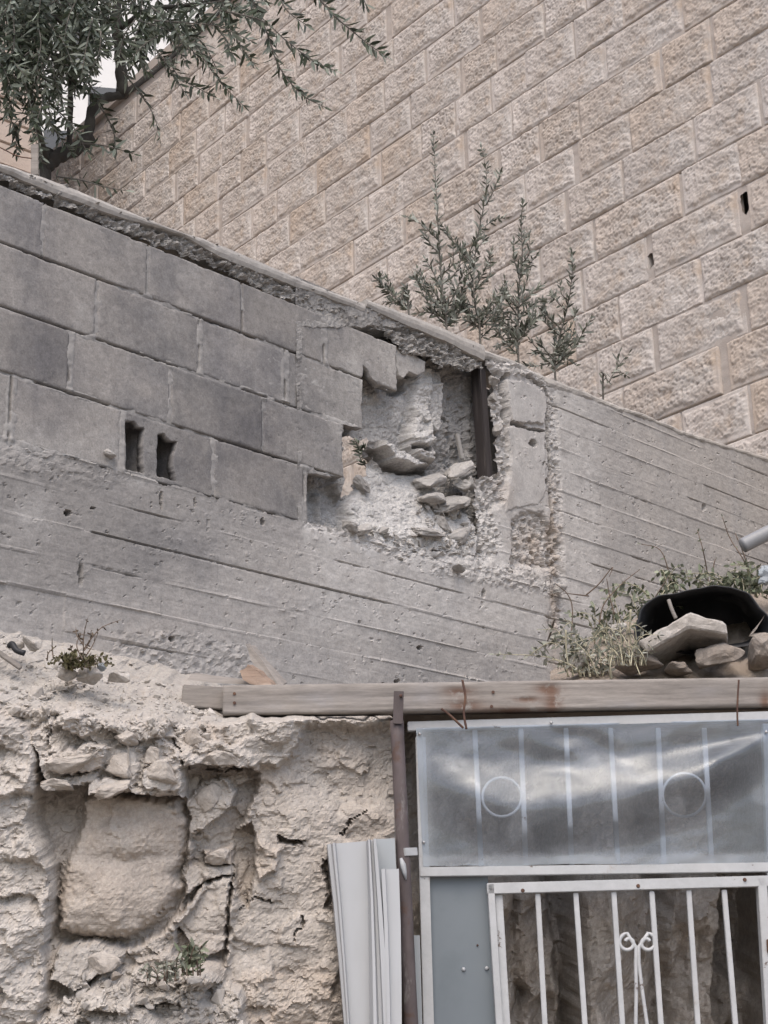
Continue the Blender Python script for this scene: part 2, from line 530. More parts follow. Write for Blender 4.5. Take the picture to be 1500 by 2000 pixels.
m_rock = (M('weathered_limestone', (0.398, 0.362, 0.322), 0.95, 0.15)
    .lay((0.35, 0.303, 0.262), 2.2, 0.42, 0.70, 0.7, detail=7, rough=0.65)
    .lay((0.448, 0.415, 0.378), 5.0, 0.48, 0.72, 0.65, detail=8, rough=0.65)
    .attr('grey', (0.340, 0.322, 0.298), 0.85, (6, 0.15, 0.55))
    .attr('ochre', (0.410, 0.340, 0.275), 0.7, (5, 0.25, 0.6))
    .attr('pale', (0.455, 0.428, 0.396), 0.75, (9, 0.25, 0.6))
    .lay((0.27, 0.212, 0.166), 11, 0.62, 0.76, 0.45, detail=8)
    .lay((0.54, 0.50, 0.455), 38, 0.58, 0.74, 0.5, detail=6, rough=0.7)
    .lay((0.30, 0.255, 0.215), 60, 0.60, 0.74, 0.4, detail=5, rough=0.7)
    .grain(24, 0.16).grain(90, 0.18, 6)
    .bump(30, 0.005, 0.5, detail=10, rough=0.7).bump(130, 0.003, 0.55, detail=6, rough=0.7)
    .done())
m_chunk = (M('rubble_limestone', (0.37, 0.345, 0.315), 0.95, 0.15)
    .lay((0.33, 0.300, 0.27), 7, 0.42, 0.7, 0.7, detail=7)
    .lay((0.48, 0.452, 0.42), 16, 0.5, 0.72, 0.6, detail=7)
    .lay((0.52, 0.49, 0.455), 45, 0.52, 0.66, 0.5, detail=3)
    .lay((0.26, 0.225, 0.19), 38, 0.58, 0.70, 0.5, detail=3)
    .rand(0.10)
    .grain(60, 0.20)
    .bump(90, 0.003, 0.6, detail=8, rough=0.7).done())
m_debris = (M('concrete_rubble', (0.345, 0.33, 0.312), 0.95, 0.15)
    .lay((0.26, 0.245, 0.23), 9, 0.42, 0.7, 0.7, detail=7)
    .lay((0.46, 0.445, 0.42), 20, 0.5, 0.72, 0.7, detail=7)
    .rand(0.10).grain(60, 0.20)
    .bump(70, 0.004, 0.6, detail=9).done())
m_brownstone = (M('dirty_brown_stone', (0.25, 0.222, 0.195), 0.95, 0.15)
    .lay((0.19, 0.155, 0.125), 8, 0.42, 0.7, 0.7, detail=7)
    .lay((0.38, 0.33, 0.28), 18, 0.5, 0.72, 0.6, detail=7)
    .rand(0.12).grain(50, 0.25)
    .bump(60, 0.005, 0.6, detail=9).done())
m_soil = (M('dry_soil', (0.30, 0.255, 0.212), 0.98, 0.1)
    .lay((0.20, 0.165, 0.135), 7, 0.42, 0.7, 0.7, detail=8)
    .lay((0.42, 0.375, 0.33), 20, 0.52, 0.72, 0.6, detail=8)
    .bump(40, 0.012, 0.7, detail=9, rough=0.7).done())
m_ground = (M('packed_ground', (0.26, 0.23, 0.20), 0.95, 0.15)
    .lay((0.19, 0.165, 0.14), 0.8, 0.42, 0.7, 0.7, detail=8)
    .lay((0.34, 0.31, 0.27), 6, 0.5, 0.72, 0.6, detail=8)
    .bump(12, 0.02, 0.6, detail=9).done())
m_wood = (M('weathered_timber', (0.25, 0.228, 0.207), 0.92, 0.15)
    .lay((0.205, 0.187, 0.172), 4, 0.42, 0.7, 0.7, detail=8, rough=0.7, stretch=(0.6, 1, 3))
    .lay((0.295, 0.272, 0.25), 7, 0.50, 0.72, 0.6, detail=9, rough=0.72, stretch=(0.4, 1, 5))
    .attr('bark', (0.135, 0.082, 0.060), 0.95, (20, 0.38, 0.50))
    .attr('stain', (0.25, 0.245, 0.25), 0.7, (8, 0.35, 0.65))
    .grain(30, 0.20, stretch=(0.35, 1, 3.5)).grain(6, 0.14, stretch=(0.5, 1, 2))
    .bump(16, 0.0015, 0.6, detail=8, stretch=(0.3, 1, 8)).done())
m_wood_fresh = (M('split_timber', (0.30, 0.222, 0.172), 0.9, 0.2)
    .lay((0.20, 0.145, 0.11), 9, 0.42, 0.7, 0.7, detail=7, stretch=(0.5, 1, 4))
    .lay((0.42, 0.345, 0.285), 14, 0.52, 0.72, 0.6, detail=7, stretch=(0.5, 1, 4))
    .bump(24, 0.004, 0.7, detail=7, stretch=(0.4, 1, 6)).done())
m_wood_dark = (M('dark_stake', (0.042, 0.036, 0.035), 0.85, 0.2)
    .lay((0.085, 0.074, 0.070), 9, 0.45, 0.7, 0.7, detail=7, stretch=(4, 4, 0.4))
    .lay((0.30, 0.26, 0.235), 10, 0.60, 0.72, 0.6, detail=7, stretch=(5, 5, 0.3))
    .bump(20, 0.004, 0.6, detail=7, stretch=(5, 5, 0.3)).done())
m_white = (M('chipped_white_paint', (0.42, 0.43, 0.435), 0.5, 0.4)
    .lay((0.40, 0.400, 0.396), 5, 0.45, 0.7, 0.5, detail=6)
    .lay((0.31, 0.265, 0.23), 11, 0.60, 0.70, 0.55, detail=9, rough=0.75)
    .lay((0.095, 0.060, 0.045), 19, 0.635, 0.665, 0.9, detail=9, rough=0.75)
    .grain(9, 0.12)
    .bump(60, 0.0008, 0.4, detail=5).done())
m_profile = (M('white_sheet_metal', (0.36, 0.372, 0.384), 0.45, 0.35)
    .lay((0.305, 0.307, 0.305), 2.5, 0.42, 0.7, 0.6, detail=6, stretch=(1, 1, 0.3))
    .lay((0.42, 0.40, 0.37), 22, 0.68, 0.76, 0.45, detail=7).done())
m_profile_grey = (M('pale_grey_sheet_metal', (0.315, 0.338, 0.352), 0.45, 0.35)
    .lay((0.275, 0.292, 0.302), 3, 0.42, 0.7, 0.5, detail=6, stretch=(1, 1, 0.3))
    .lay((0.18, 0.18, 0.18), 30, 0.73, 0.77, 0.6, detail=4).done())
m_sheet = (M('grey_blue_sheet', (0.148, 0.172, 0.190), 0.55, 0.35)
    .lay((0.178, 0.202, 0.218), 2.2, 0.4, 0.7, 0.6, detail=6)
    .lay((0.110, 0.134, 0.147), 7, 0.5, 0.72, 0.35, detail=6)
    .bump(3, 0.002, 0.3, detail=2).done())
m_pipe = (M('rusty_painted_pipe', (0.078, 0.064, 0.063), 0.7, 0.3)
    .lay((0.145, 0.118, 0.118), 8, 0.42, 0.68, 0.7, detail=7, stretch=(1, 1, 0.5))
    .lay((0.30, 0.285, 0.27), 7, 0.53, 0.62, 0.7, detail=8, rough=0.65, stretch=(1.4, 1.4, 0.5))
    .lay((0.095, 0.055, 0.040), 14, 0.58, 0.68, 0.7, detail=7)
    .bump(60, 0.0015, 0.6, detail=7).done())
m_rust = (M('rust', (0.085, 0.050, 0.040), 0.85, 0.25)
    .lay((0.15, 0.085, 0.055), 30, 0.45, 0.65, 0.7, detail=6).bump(150, 0.001, 0.6).done())
m_screw = M('screw_metal', (0.45, 0.45, 0.45), 0.4, 0.5, 0.6).done()
m_black = (M('black_plastic', (0.018, 0.019, 0.022), 0.55, 0.35)
    .lay((0.15, 0.145, 0.14), 7, 0.52, 0.72, 0.6, detail=9, rough=0.72)
    .lay((0.05, 0.05, 0.052), 3, 0.45, 0.7, 0.6, detail=6)
    .bump(8, 0.006, 0.5, detail=4).done())
m_pvc = (M('grey_plastic_pipe', (0.24, 0.245, 0.252), 0.45, 0.4)
    .lay((0.16, 0.158, 0.155), 8, 0.45, 0.68, 0.6, detail=8, rough=0.7).done())
m_bag = (M('pale_plastic_bag', (0.26, 0.29, 0.31), 0.5, 0.4).lay((0.28, 0.30, 0.32), 10, 0.45, 0.7, 0.6).done())
m_bark = (M('olive_bark', (0.060, 0.055, 0.050), 0.95, 0.15)
    .lay((0.105, 0.10, 0.09), 14, 0.45, 0.7, 0.7, detail=7, stretch=(1, 1, 0.5)).bump(30, 0.006, 0.7, detail=7).done())
m_stem = (M('young_olive_stem', (0.135, 0.125, 0.110), 0.9, 0.2).lay((0.085, 0.078, 0.07), 20, 0.45, 0.7, 0.7).done())
m_twig = M('dry_twig', (0.15, 0.115, 0.09), 0.95, 0.15).done()
m_straw = M('dry_straw', (0.40, 0.37, 0.27), 0.9, 0.2).done()
m_plaster = (M('pale_plaster', (0.70, 0.69, 0.67), 0.9, 0.2).lay((0.6, 0.59, 0.57), 1.5, 0.45, 0.7, 0.5).done())
m_beige = (M('beige_cladding', (0.50, 0.42, 0.36), 0.92, 0.2)
    .lay((0.43, 0.35, 0.29), 1.2, 0.42, 0.7, 0.6, detail=7).lay((0.56, 0.49, 0.43), 4, 0.5, 0.72, 0.5, detail=7)
    .bump(14, 0.015, 0.6, detail=8).done())
m_glass_dark = M('dark_glass', (0.03, 0.035, 0.04), 0.15, 0.5).done()

def leaf_mat(name, top, under, spread=0.55):
    m = M(name, top, 0.55, 0.35)
    g = m.N.new('ShaderNodeNewGeometry')
    m.over(under, g.outputs['Backfacing'])
    a = m.N.new('ShaderNodeAttribute'); a.attribute_name = 'rnd'
    hs = m.N.new('ShaderNodeHueSaturation')
    v = m.N.new('ShaderNodeMapRange'); v.inputs['To Min'].default_value = 1 - spread; v.inputs['To Max'].default_value = 1 + spread
    m.L.new(a.outputs['Fac'], v.inputs['Value']); m.L.new(v.outputs[0], hs.inputs['Value'])
    m.L.new(m.col, hs.inputs['Color']); m.col = hs.outputs[0]
    out = m.done()
    tr = m.N.new('ShaderNodeBsdfTranslucent'); m.L.new(m.col, tr.inputs['Color'])
    mx = m.N.new('ShaderNodeMixShader'); mx.inputs[0].default_value = 0.18
    m.L.new(m.b.outputs[0], mx.inputs[1]); m.L.new(tr.outputs[0], mx.inputs[2])
    m.L.new(mx.outputs[0], m.N['Material Output'].inputs['Surface'])
    return out
m_olive = leaf_mat('olive_leaf', (0.058, 0.072, 0.046), (0.20, 0.225, 0.185))
m_olive_young = leaf_mat('young_olive_leaf', (0.110, 0.120, 0.092), (0.26, 0.275, 0.24), 0.5)
m_weed = leaf_mat('weed_leaf', (0.135, 0.155, 0.098), (0.20, 0.215, 0.155))
m_weed_grey = leaf_mat('grey_weed_leaf', (0.215, 0.225, 0.180), (0.30, 0.30, 0.255))
m_moss = leaf_mat('yellow_moss', (0.105, 0.095, 0.045), (0.12, 0.11, 0.06), 0.6)
m_dead_leaf = leaf_mat('dead_leaf', (0.10, 0.075, 0.05), (0.13, 0.10, 0.075))

def plastic_mat():
    m = M('clear_plastic_film', (0.50, 0.54, 0.58), 0.22, 0.5)
    m.bump(9, 0.005, 0.35, detail=3).bump(2.5, 0.006, 0.4, detail=1)
    out = m.done()
    tr = m.N.new('ShaderNodeBsdfTransparent'); tr.inputs['Color'].default_value = (0.82, 0.87, 0.95, 1)
    fac = m.N.new('ShaderNodeMapRange'); fac.inputs['From Min'].default_value = 0.3; fac.inputs['From Max'].default_value = 0.75
    fac.inputs['To Min'].default_value = 0.14; fac.inputs['To Max'].default_value = 0.26
    m.L.new(m.noise(5, detail=7, rough=0.65), fac.inputs['Value'])
    fold = m.N.new('ShaderNodeAttribute'); fold.attribute_name = 'haze'
    tot = m.mul(fac.outputs[0], fold.outputs['Fac'], 'ADD')
    mx = m.N.new('ShaderNodeMixShader')
    m.L.new(tot, mx.inputs[0])
    m.L.new(tr.outputs[0], mx.inputs[1]); m.L.new(m.b.outputs[0], mx.inputs[2])
    gl = m.N.new('ShaderNodeBsdfGlossy'); gl.inputs['Roughness'].default_value = 0.18; gl.inputs['Color'].default_value = (0.84, 0.92, 1.0, 1)
    if m.bump_out is not None: m.L.new(m.bump_out, gl.inputs['Normal'])
    fr = m.N.new('ShaderNodeFresnel'); fr.inputs['IOR'].default_value = 1.48
    m2 = m.N.new('ShaderNodeMixShader'); m.L.new(fr.outputs[0], m2.inputs[0]); m.L.new(mx.outputs[0], m2.inputs[1]); m.L.new(gl.outputs[0], m2.inputs[2])
    m.L.new(m2.outputs[0], m.N['Material Output'].inputs['Surface'])
    return out
m_film = plastic_mat()

# ================================================================== SETTING
# ground sheet to the horizon
bm = bmesh.new()
bmesh.ops.create_grid(bm, x_segments=40, y_segments=40, size=600)
obj('ground', bm_mesh('ground', bm), m_ground, kind='structure')
# raised yard behind the retaining wall
def prism(name, pts, z0, z1):
    bm = bmesh.new()
    a = [bm.verts.new((p[0], p[1], z0)) for p in pts]; b = [bm.verts.new((p[0], p[1], z1)) for p in pts]
    bm.faces.new(a[::-1]); bm.faces.new(b)
    for i in range(len(pts)):
        j = (i + 1) % len(pts); bm.faces.new((a[i], a[j], b[j], b[i]))
    bmesh.ops.recalc_face_normals(bm, faces=bm.faces[:])
    return bm_mesh(name, bm)
w0 = WALL.pt(-3.5, 0, -0.22); w1 = WALL.pt(4.55, 0, -0.22)
s1 = STONE.pt(0.6, 0, 0.02); s0 = STONE.pt(-12.5, 0, 0.02)
YARD_Z = 3.25
obj('yard_ground', prism('yard', [w0[:2], w1[:2], s1[:2], s0[:2], (-12, 13)], 0.0, YARD_Z), m_soil, kind='structure')

# ------------------------------------------------------------------ rock face
DDIR = np.array([0.06, -1.0, -0.22]); DDIR /= np.linalg.norm(DDIR)
TOPLINE = np.array([(-460, 1190), (-260, 1225), (-80, 1258), (0, 1265), (110, 1276), (210, 1300), (300, 1314), (370, 1335), (430, 1352), (520, 1372), (640, 1385), (900, 1390)], float)
ROCK_FEAT = [  # polygon in photo pixels, depth (m towards viewer), tilt x, tilt y, edge (px), roughness, attr
    ([(-600, 1340), (40, 1400), (72, 1440), (78, 1530), (62, 1600), (108, 1690), (112, 1760), (95, 1850), (105, 1900), (60, 2100), (-600, 2100)], 0.12, 0, 0, 9, 0.7, {'pale': .8}),
    ([(75, 1440), (120, 1400), (360, 1430), (380, 1560), (365, 1680), (360, 1760), (320, 1830), (240, 1862), (90, 1850), (105, 1690), (70, 1600)], -0.135, 0, 0, 9, 0.4, {}),
    ([(150, 1560), (200, 1540), (300, 1556), (350, 1565), (362, 1600), (362, 1670), (346, 1712), (352, 1740), (312, 1796), (240, 1838), (160, 1842), (108, 1822), (108, 1750), (140, 1650), (150, 1600)], -0.045, 0.03, -0.05, 15, 0.16, {'ochre': .95}),
    ([(130, 1660), (362, 1665), (346, 1712), (356, 1740), (318, 1800), (240, 1842), (102, 1825), (112, 1750)], -0.025, 0.02, 0.1, 30, 0.14, {'ochre': .45}),
    ([(60, 1425), (150, 1385), (380, 1400), (402, 1480), (366, 1560), (300, 1556), (190, 1535), (90, 1528)], 0.075, 0, -0.1, 7, 1.2, {'pale': .7}),
    ([(95, 1480), (140, 1462), (212, 1470), (205, 1500), (150, 1512), (100, 1500)], 0.125, 0.1, -0.3, 3, 0.35, {'pale': .6, 'ochre': .5}),
    ([(215, 1460), (268, 1452), (280, 1500), (262, 1522), (230, 1515), (212, 1492)], 0.10, 0.35, 0.2, 3, 0.35, {'pale': .6}),
    ([(178, 1550), (190, 1520), (262, 1516), (272, 1528), (215, 1552)], 0.13, -0.15, 0.25, 3, 0.3, {'pale': .8}),
    ([(285, 1500), (310, 1472), (352, 1478), (368, 1520), (350, 1545), (290, 1535)], 0.13, -0.25, -0.1, 3, 0.4, {'pale': .9}),
    ([(76, 1528), (150, 1512), (205, 1505), (200, 1525), (150, 1535), (90, 1545)], 0.11, 0, 0.5, 4, 0.5, {'pale': .5}),
    ([(355, 1490), (460, 1480), (520, 1510), (500, 1560), (460, 1640), (456, 1720), (442, 1890), (340, 1870), (356, 1740), (370, 1660)], -0.135, 0, 0, 7, 0.55, {}),
    ([(362, 1560), (408, 1522), (448, 1520), (456, 1550), (440, 1590), (398, 1620), (366, 1640)], -0.045, 0.3, 0.15, 4, 0.4, {'pale': .4}),
    ([(395, 1664), (456, 1650), (456, 1692), (398, 1692)], -0.02, 0.2, 0, 3, 0.3, {'ochre': .5}),
    ([(338, 1802), (400, 1730), (450, 1716), (440, 1862), (392, 1882)], -0.035, 0.35, 0, 4, 0.3, {}),
    ([(338, 1802), (398, 1728), (405, 1742), (352, 1802)], 0.01, 0, 0, 3, 0.3, {'pale': .4}),
    ([(366, 1690), (398, 1695), (452, 1690), (452, 1716), (400, 1728), (355, 1760)], -0.03, 0, 0.4, 5, 0.6, {'pale': .4}),
    ([(390, 1440), (512, 1462), (516, 1488), (492, 1500), (400, 1502), (380, 1480)], 0.07, 0, -0.2, 6, 0.8, {'pale': .5}),
    ([(500, 1500), (760, 1400), (900, 1400), (900, 2100), (470, 2100), (445, 1890), (458, 1700), (490, 1620), (500, 1560)], -0.03, 0.05, 0, 14, 0.38, {}),
    ([(590, 1405), (900, 1405), (900, 1570), (660, 1600), (560, 1500)], -0.12, 0, 0.15, 34, 0.55, {'grey': .35}),
    ([(440, 1385), (605, 1395), (585, 1450), (545, 1500), (500, 1490), (440, 1440)], 0.045, 0.1, -0.1, 9, 0.6, {'pale': .8}),
    ([(455, 1625), (492, 1610), (502, 1700), (484, 1780), (455, 1745)], -0.15, 0, 0, 5, 0.5, {'ochre': .3}),
    ([(500, 1640), (545, 1660), (542, 1696), (506, 1722), (495, 1690)], 0.02, 0.2, 0, 6, 0.7, {'ochre': .5}),
    ([(533, 1632), (560, 1640), (600, 1640), (572, 1652), (540, 1652)], -0.14, 0, 0, 3, 0.4, {}),
    ([(632, 1680), (662, 1670), (662, 1795), (636, 1780)], -0.14, 0, 0, 4, 0.6, {}),
    ([(475, 1900), (600, 1880), (700, 1900), (720, 2100), (470, 2100)], -0.02, 0, 0.1, 18, 0.75, {'ochre': .8}),
    ([(120, 1852), (190, 1838), (252, 1862), (238, 1884), (196, 1900), (150, 1932), (108, 1905)], 0.10, 0.1, 0.5, 4, 0.3, {'grey': .6}),
    ([(80, 1985), (150, 1935), (205, 1892), (300, 1885), (390, 1878), (470, 1930), (520, 2100), (40, 2100)], 0.13, 0, 0.4, 10, 1.3, {'pale': .35, 'grey': .4}),
    ([(165, 1930), (215, 1925), (222, 1950), (190, 1960), (165, 1950)], 0.19, 0.2, 0.3, 3, 0.4, {'pale': .6}),
    ([(240, 1955), (300, 1950), (330, 1990), (300, 2030), (235, 2020)], 0.20, 0.2, 0.2, 4, 0.5, {'pale': .7}),
]
CRACKS = [[(338, 1436), (352, 1458), (356, 1478), (366, 1500)], [(470, 1775), (500, 1755), (530, 1765)], [(575, 1838), (590, 1815), (596, 1795)],
          [(665, 1632), (690, 1606), (720, 1588)], [(108, 1400), (104, 1425), (98, 1450)], [(400, 1505), (440, 1512), (470, 1506)]]
def rock_depth(U, V):
    x, y = ROCK.px(U, V)
    wx = x + 9 * fbm(x / 38, y / 38, 4, 3) + 3 * vnoise(x / 7, y / 7, 8)
    wy = y + 9 * fbm(x / 38 + 50, y / 38, 4, 4) + 3 * vnoise(x / 7, y / 7, 9)
    D = np.zeros(U.shape); Rg = np.full(U.shape, 0.9)
    A = {k: np.zeros(U.shape) for k in ('pale', 'ochre', 'grey')}
    for poly, d, tx, ty, e, rg, at_ in ROCK_FEAT:
        s = psdf(poly, wx, wy)
        m = 1 - sstep(-e, e * 0.35, s)
        c = np.mean(poly, 0)
        dome = 0.0
        if rg < 0.2: dome = 0.055 * np.clip(-s / 100, 0, 1) ** 0.8
        val = d * 0.62 + 0.75 * (tx * (wx - c[0]) + ty * (wy - c[1])) / 680 + dome * 0.8
        D = D * (1 - m) + val * m
        Rg = Rg * (1 - m) + rg * m
        for k in A:
            if k in at_: A[k] = A[k] * (1 - m) + at_[k] * m
    fx, _ = facets(wx / 80, wy / 56, 11, 1.2, 40.0)
    f2, e2 = facets(wx / 30 + 0.3 * fx, wy / 19, 21, 1.3, 60.0)
    f3, e3 = facets(wx / 11, wy / 7, 41, 1.3, 60.0)
    D += Rg * (0.048 * fx + 0.020 * f2 + 0.006 * f3) - Rg * 0.002 * (1 - sstep(0, 0.08, e2)) - 0.002 * Rg * (1 - sstep(0, 0.15, e3))
    D += (0.035 * fbm(x / 190, y / 190, 3, 5) + 0.008 * Rg * fbm(x / 34, y / 30, 5, 6, 0.65) + 0.0035 * fbm(x / 6, y / 5, 4, 7, 0.6) * (0.4 + Rg))
    # horizontal tool scratches on the smooth faces
    D += 0.0016 * fbm(x / 70 + y / 90, y / 9, 3, 61)
    for c in CRACKS:
        p = np.array(c, float)
        dd = np.full(U.shape, 1e9)
        for i in range(len(p) - 1):
            e = p[i + 1] - p[i]; t = np.clip(((wx - p[i][0]) * e[0] + (wy - p[i][1]) * e[1]) / (e @ e), 0, 1)
            dd = np.minimum(dd, np.hypot(wx - p[i][0] - e[0] * t, wy - p[i][1] - e[1] * t))
        D -= 0.03 * (1 - sstep(0.4, 2.4, dd))
    # rubble slope that climbs back to the foot of the wall
    T = np.interp(x, TOPLINE[:, 0], TOPLINE[:, 1])
    span = np.interp(x, [-80, 0, 300, 430, 520, 900], [120, 130, 110, 70, 30, 20])
    gap = np.interp(x, [-460, -260, 0, 430, 900], [0.10, 0.24, 0.42, 0.85, 1.5])
    s = np.clip((T + span + 14 * fbm(x / 40, y / 40, 3, 33) - y) / span, 0, 2.2)
    sl = sstep(0.02, 0.3, s)
    rub = 0.018 * f2 + 0.010 * f3 + 0.014 * fbm(x / 26, y / 22, 5, 71, 0.6)
    back = -gap * np.minimum(s, 1.6) ** 1.25
    D = D * (1 - sl) + (D * 0.25 * (1 - np.clip(s, 0, 1)) + back + rub) * sl + 0
    A['grey'] = np.maximum(A['grey'], sl * 0.8); A['pale'] = A['pale'] * (1 - sl) + 0.2 * sl
    A['ochre'] *= (1 - sl)
    # turns back into the dug-out behind the gate
    q = sstep(770, 835, x)
    D -= 0.75 * q
    return D, A
ua, _ = ROCK.uv(np.array([-450.0]), np.array([1700.0])); ub_, _ = ROCK.uv(np.array([850.0]), np.array([1700.0]))
_, vb = ROCK.uv(np.array([0.0, 800.0]), np.array([2045.0, 2045.0])); _, vt = ROCK.uv(np.array([0.0, 800.0]), np.array([1235.0, 1235.0]))
rus = np.arange(ua[0], ub_[0], 0.0042)
rvs = np.concatenate([np.linspace(-0.05, vb.min() - 0.01, 12)[:-1], np.arange(vb.min() - 0.01, vt.max(), 0.0042)])
rock = obj('rock_face', surf('rock_face', ROCK, rus, rvs, rock_depth, ddir=DDIR, smooth=False), m_rock, kind='structure')

# dug-out behind the gate: rear rock wall
CAV = Frame(at(1150, 1700, 5.30), math.radians(84))
def cav_depth(U, V):
    x, y = CAV.px(U, V)
    wx = x + 14 * fbm(x / 45, y / 45, 4, 103); wy = y + 14 * fbm(x / 45 + 40, y / 45, 4, 104)
    fx, _ = facets(wx / 75, wy / 150, 111, 1.1); f2, e2 = facets(wx / 30, wy / 42, 121, 1.1)
    D = 0.08 * fx + 0.022 * f2 + 0.09 * fbm(x / 130, y / 220, 4, 105) + 0.014 * fbm(x / 30, y / 40, 4, 106) + 0.006 * fbm(x / 7, y / 7, 3, 107)
    D -= 0.008 * (1 - sstep(0, 0.1, e2))
    for (cx, w, d) in ((1095, 16, 0.16), (1290, 22, 0.12), (1000, 12, 0.08)):
        D -= d * np.exp(-((wx - cx - (y - 1850) * 0.05) / w) ** 2)
    D += 0.16 * (1 - sstep(985, 1085, wx)) + 0.14 * sstep(1100, 1130, wx) * (1 - sstep(1150, 1260, wx))
    D -= 0.55 * sstep(1395, 1440, wx)
    D -= 0.12 * (1 - sstep(1690, 1745, y + 10 * fbm(x / 40, y / 40, 3, 108)))
    D += (0.60 + 0.55 * sstep(1395, 1440, wx)) * sstep(1535, 1585, x + 12 * fbm(x / 60, y / 60, 3, 109))
    D += 0.10 * (1 - sstep(790, 840, x))
    A = {'ochre': 0.7 * np.exp(-((wx - 1020) / 25) ** 2 - ((wy - 1880) / 60) ** 2) + 0.3, 'grey': np.full(U.shape, 0.25), 'pale': np.zeros(U.shape)}
    return D, A
cu, cv = CAV.uv(np.array([770., 2200.]), np.array([1700., 1700.]))
obj('dugout_rock', surf('dugout_rock', CAV, np.arange(cu[0], cu[1], 0.008), np.arange(-0.02, 2.56, 0.008), cav_depth, ddir=DDIR, smooth=False), m_rock, kind='structure')

# ================================================================== STONE BUILDING
us_, vs_ = STONE.uv(1300, 441)
COURSE = 0.2955
Z0 = vs_ + COURSE * 0.0      # a bed joint
BTOP = 10.40
bld = empty('stone_building', STONE.pt(0, 0), 'tall cream building of rough tooled limestone courses behind the block wall', 'building')
def stone_mesh(L, H, seed, name='stone'):
    rv = random.Random(seed)
    pa = rv.uniform(0.45, 1.25); ps = rv.uniform(0.85, 1.5)
    nu = max(24, int(L / 0.0058)); nv = 50
    us = np.linspace(0, L, nu); vs2 = np.linspace(0, H, nv)
    U, V = np.meshgrid(us, vs2)
    mg = [max(-0.004, rv.uniform(-0.012, 0.036)) for _ in range(4)]
    ed = np.minimum(np.minimum(U - mg[0], L - U - mg[1]), np.minimum(V - mg[2] * 1.2, H - V - mg[3] * 0.8))
    wob = 0.016 * fbm(U / 0.05, V / 0.04, 4, seed, 0.6)
    body = sstep(-0.006, 0.014, ed + wob)
    # punched face: shallow swells cut by short slanted chisel pits
    a = 0.35
    wx = U + 0.010 * fbm(U / 0.03, V / 0.03, 2, seed + 4); wy = V + 0.010 * fbm(U / 0.03 + 7, V / 0.03, 2, seed + 5)
    xr = (wx * math.cos(a) + wy * math.sin(a)); yr = (-wx * math.sin(a) + wy * math.cos(a))
    f1, f2, ci, cj, *_ = worley(xr / (0.0165 * ps), yr / (0.024 * ps), seed + 9)
    on = _h(ci, cj, seed + 11)
    pit = (1 - sstep(0.08, 0.42, f1)) * sstep(0.45, 0.8, on)
    f1b, *_ = worley(xr / 0.034 + 3, yr / 0.030, seed + 19)
    pit = np.maximum(pit, 0.7 * (1 - sstep(0.05, 0.30, f1b)))
    big = fbm(U / 0.08, V / 0.06, 4, seed + 2, 0.6)
    ridge = 1 - np.abs(fbm(wx / 0.022, wy / 0.030, 3, seed + 8))
    D = body * (0.006 + 0.011 * big - 0.0085 * pa * pit + 0.004 * pa * ridge + 0.0025 * vnoise(U / 0.007, V / 0.007, seed + 3)) + 0.0010 * fbm(U / 0.02, V / 0.02, 2, seed + 6)
    rim = sstep(0, 0.007, np.minimum(np.minimum(U, L - U), np.minimum(V, H - V)))
    D = D - 0.0035 * (1 - rim)
    P = np.stack([U, -np.zeros_like(U), V], -1)
    Pw = U[..., None] * STONE.u + V[..., None] * np.array([0, 0, 1.0]) + D[..., None] * STONE.n
    F = grid_faces(nu, nv)
    nrm = np.cross(STONE.u, np.array([0, 0, 1.0]))
    if nrm @ STONE.n < 0: F = F[:, ::-1]
    V3 = Pw.reshape(-1, 3)
    # returns into the joint
    idx = np.arange(nu * nv).reshape(nv, nu)
    ring = np.concatenate([idx[0, :], idx[1:, -1], idx[-1, -2::-1], idx[-2:0, 0]])
    back = V3[ring] - STONE.n * 0.05
    nb = len(V3)
    V3 = np.concatenate([V3, back])
    k = np.arange(len(ring)); k2 = (k + 1) % len(ring)
    Fs = np.stack([ring[k], nb + k, nb + k2, ring[k2]], 1)
    me = mesh_np(name, V3, np.concatenate([F, Fs]))
    me.materials.append(m_stone)
    attr(me, 'pit', np.concatenate([(pit * body).ravel(), np.zeros(len(ring))]))
    return me
GAP = 0.009
VAR = {}
for Lc in (0.26, 0.36, 0.46, 0.56, 0.68):
    VAR[Lc] = [stone_mesh(Lc, COURSE - GAP, int(Lc * 1000) + 37 * k) for k in range(5)]
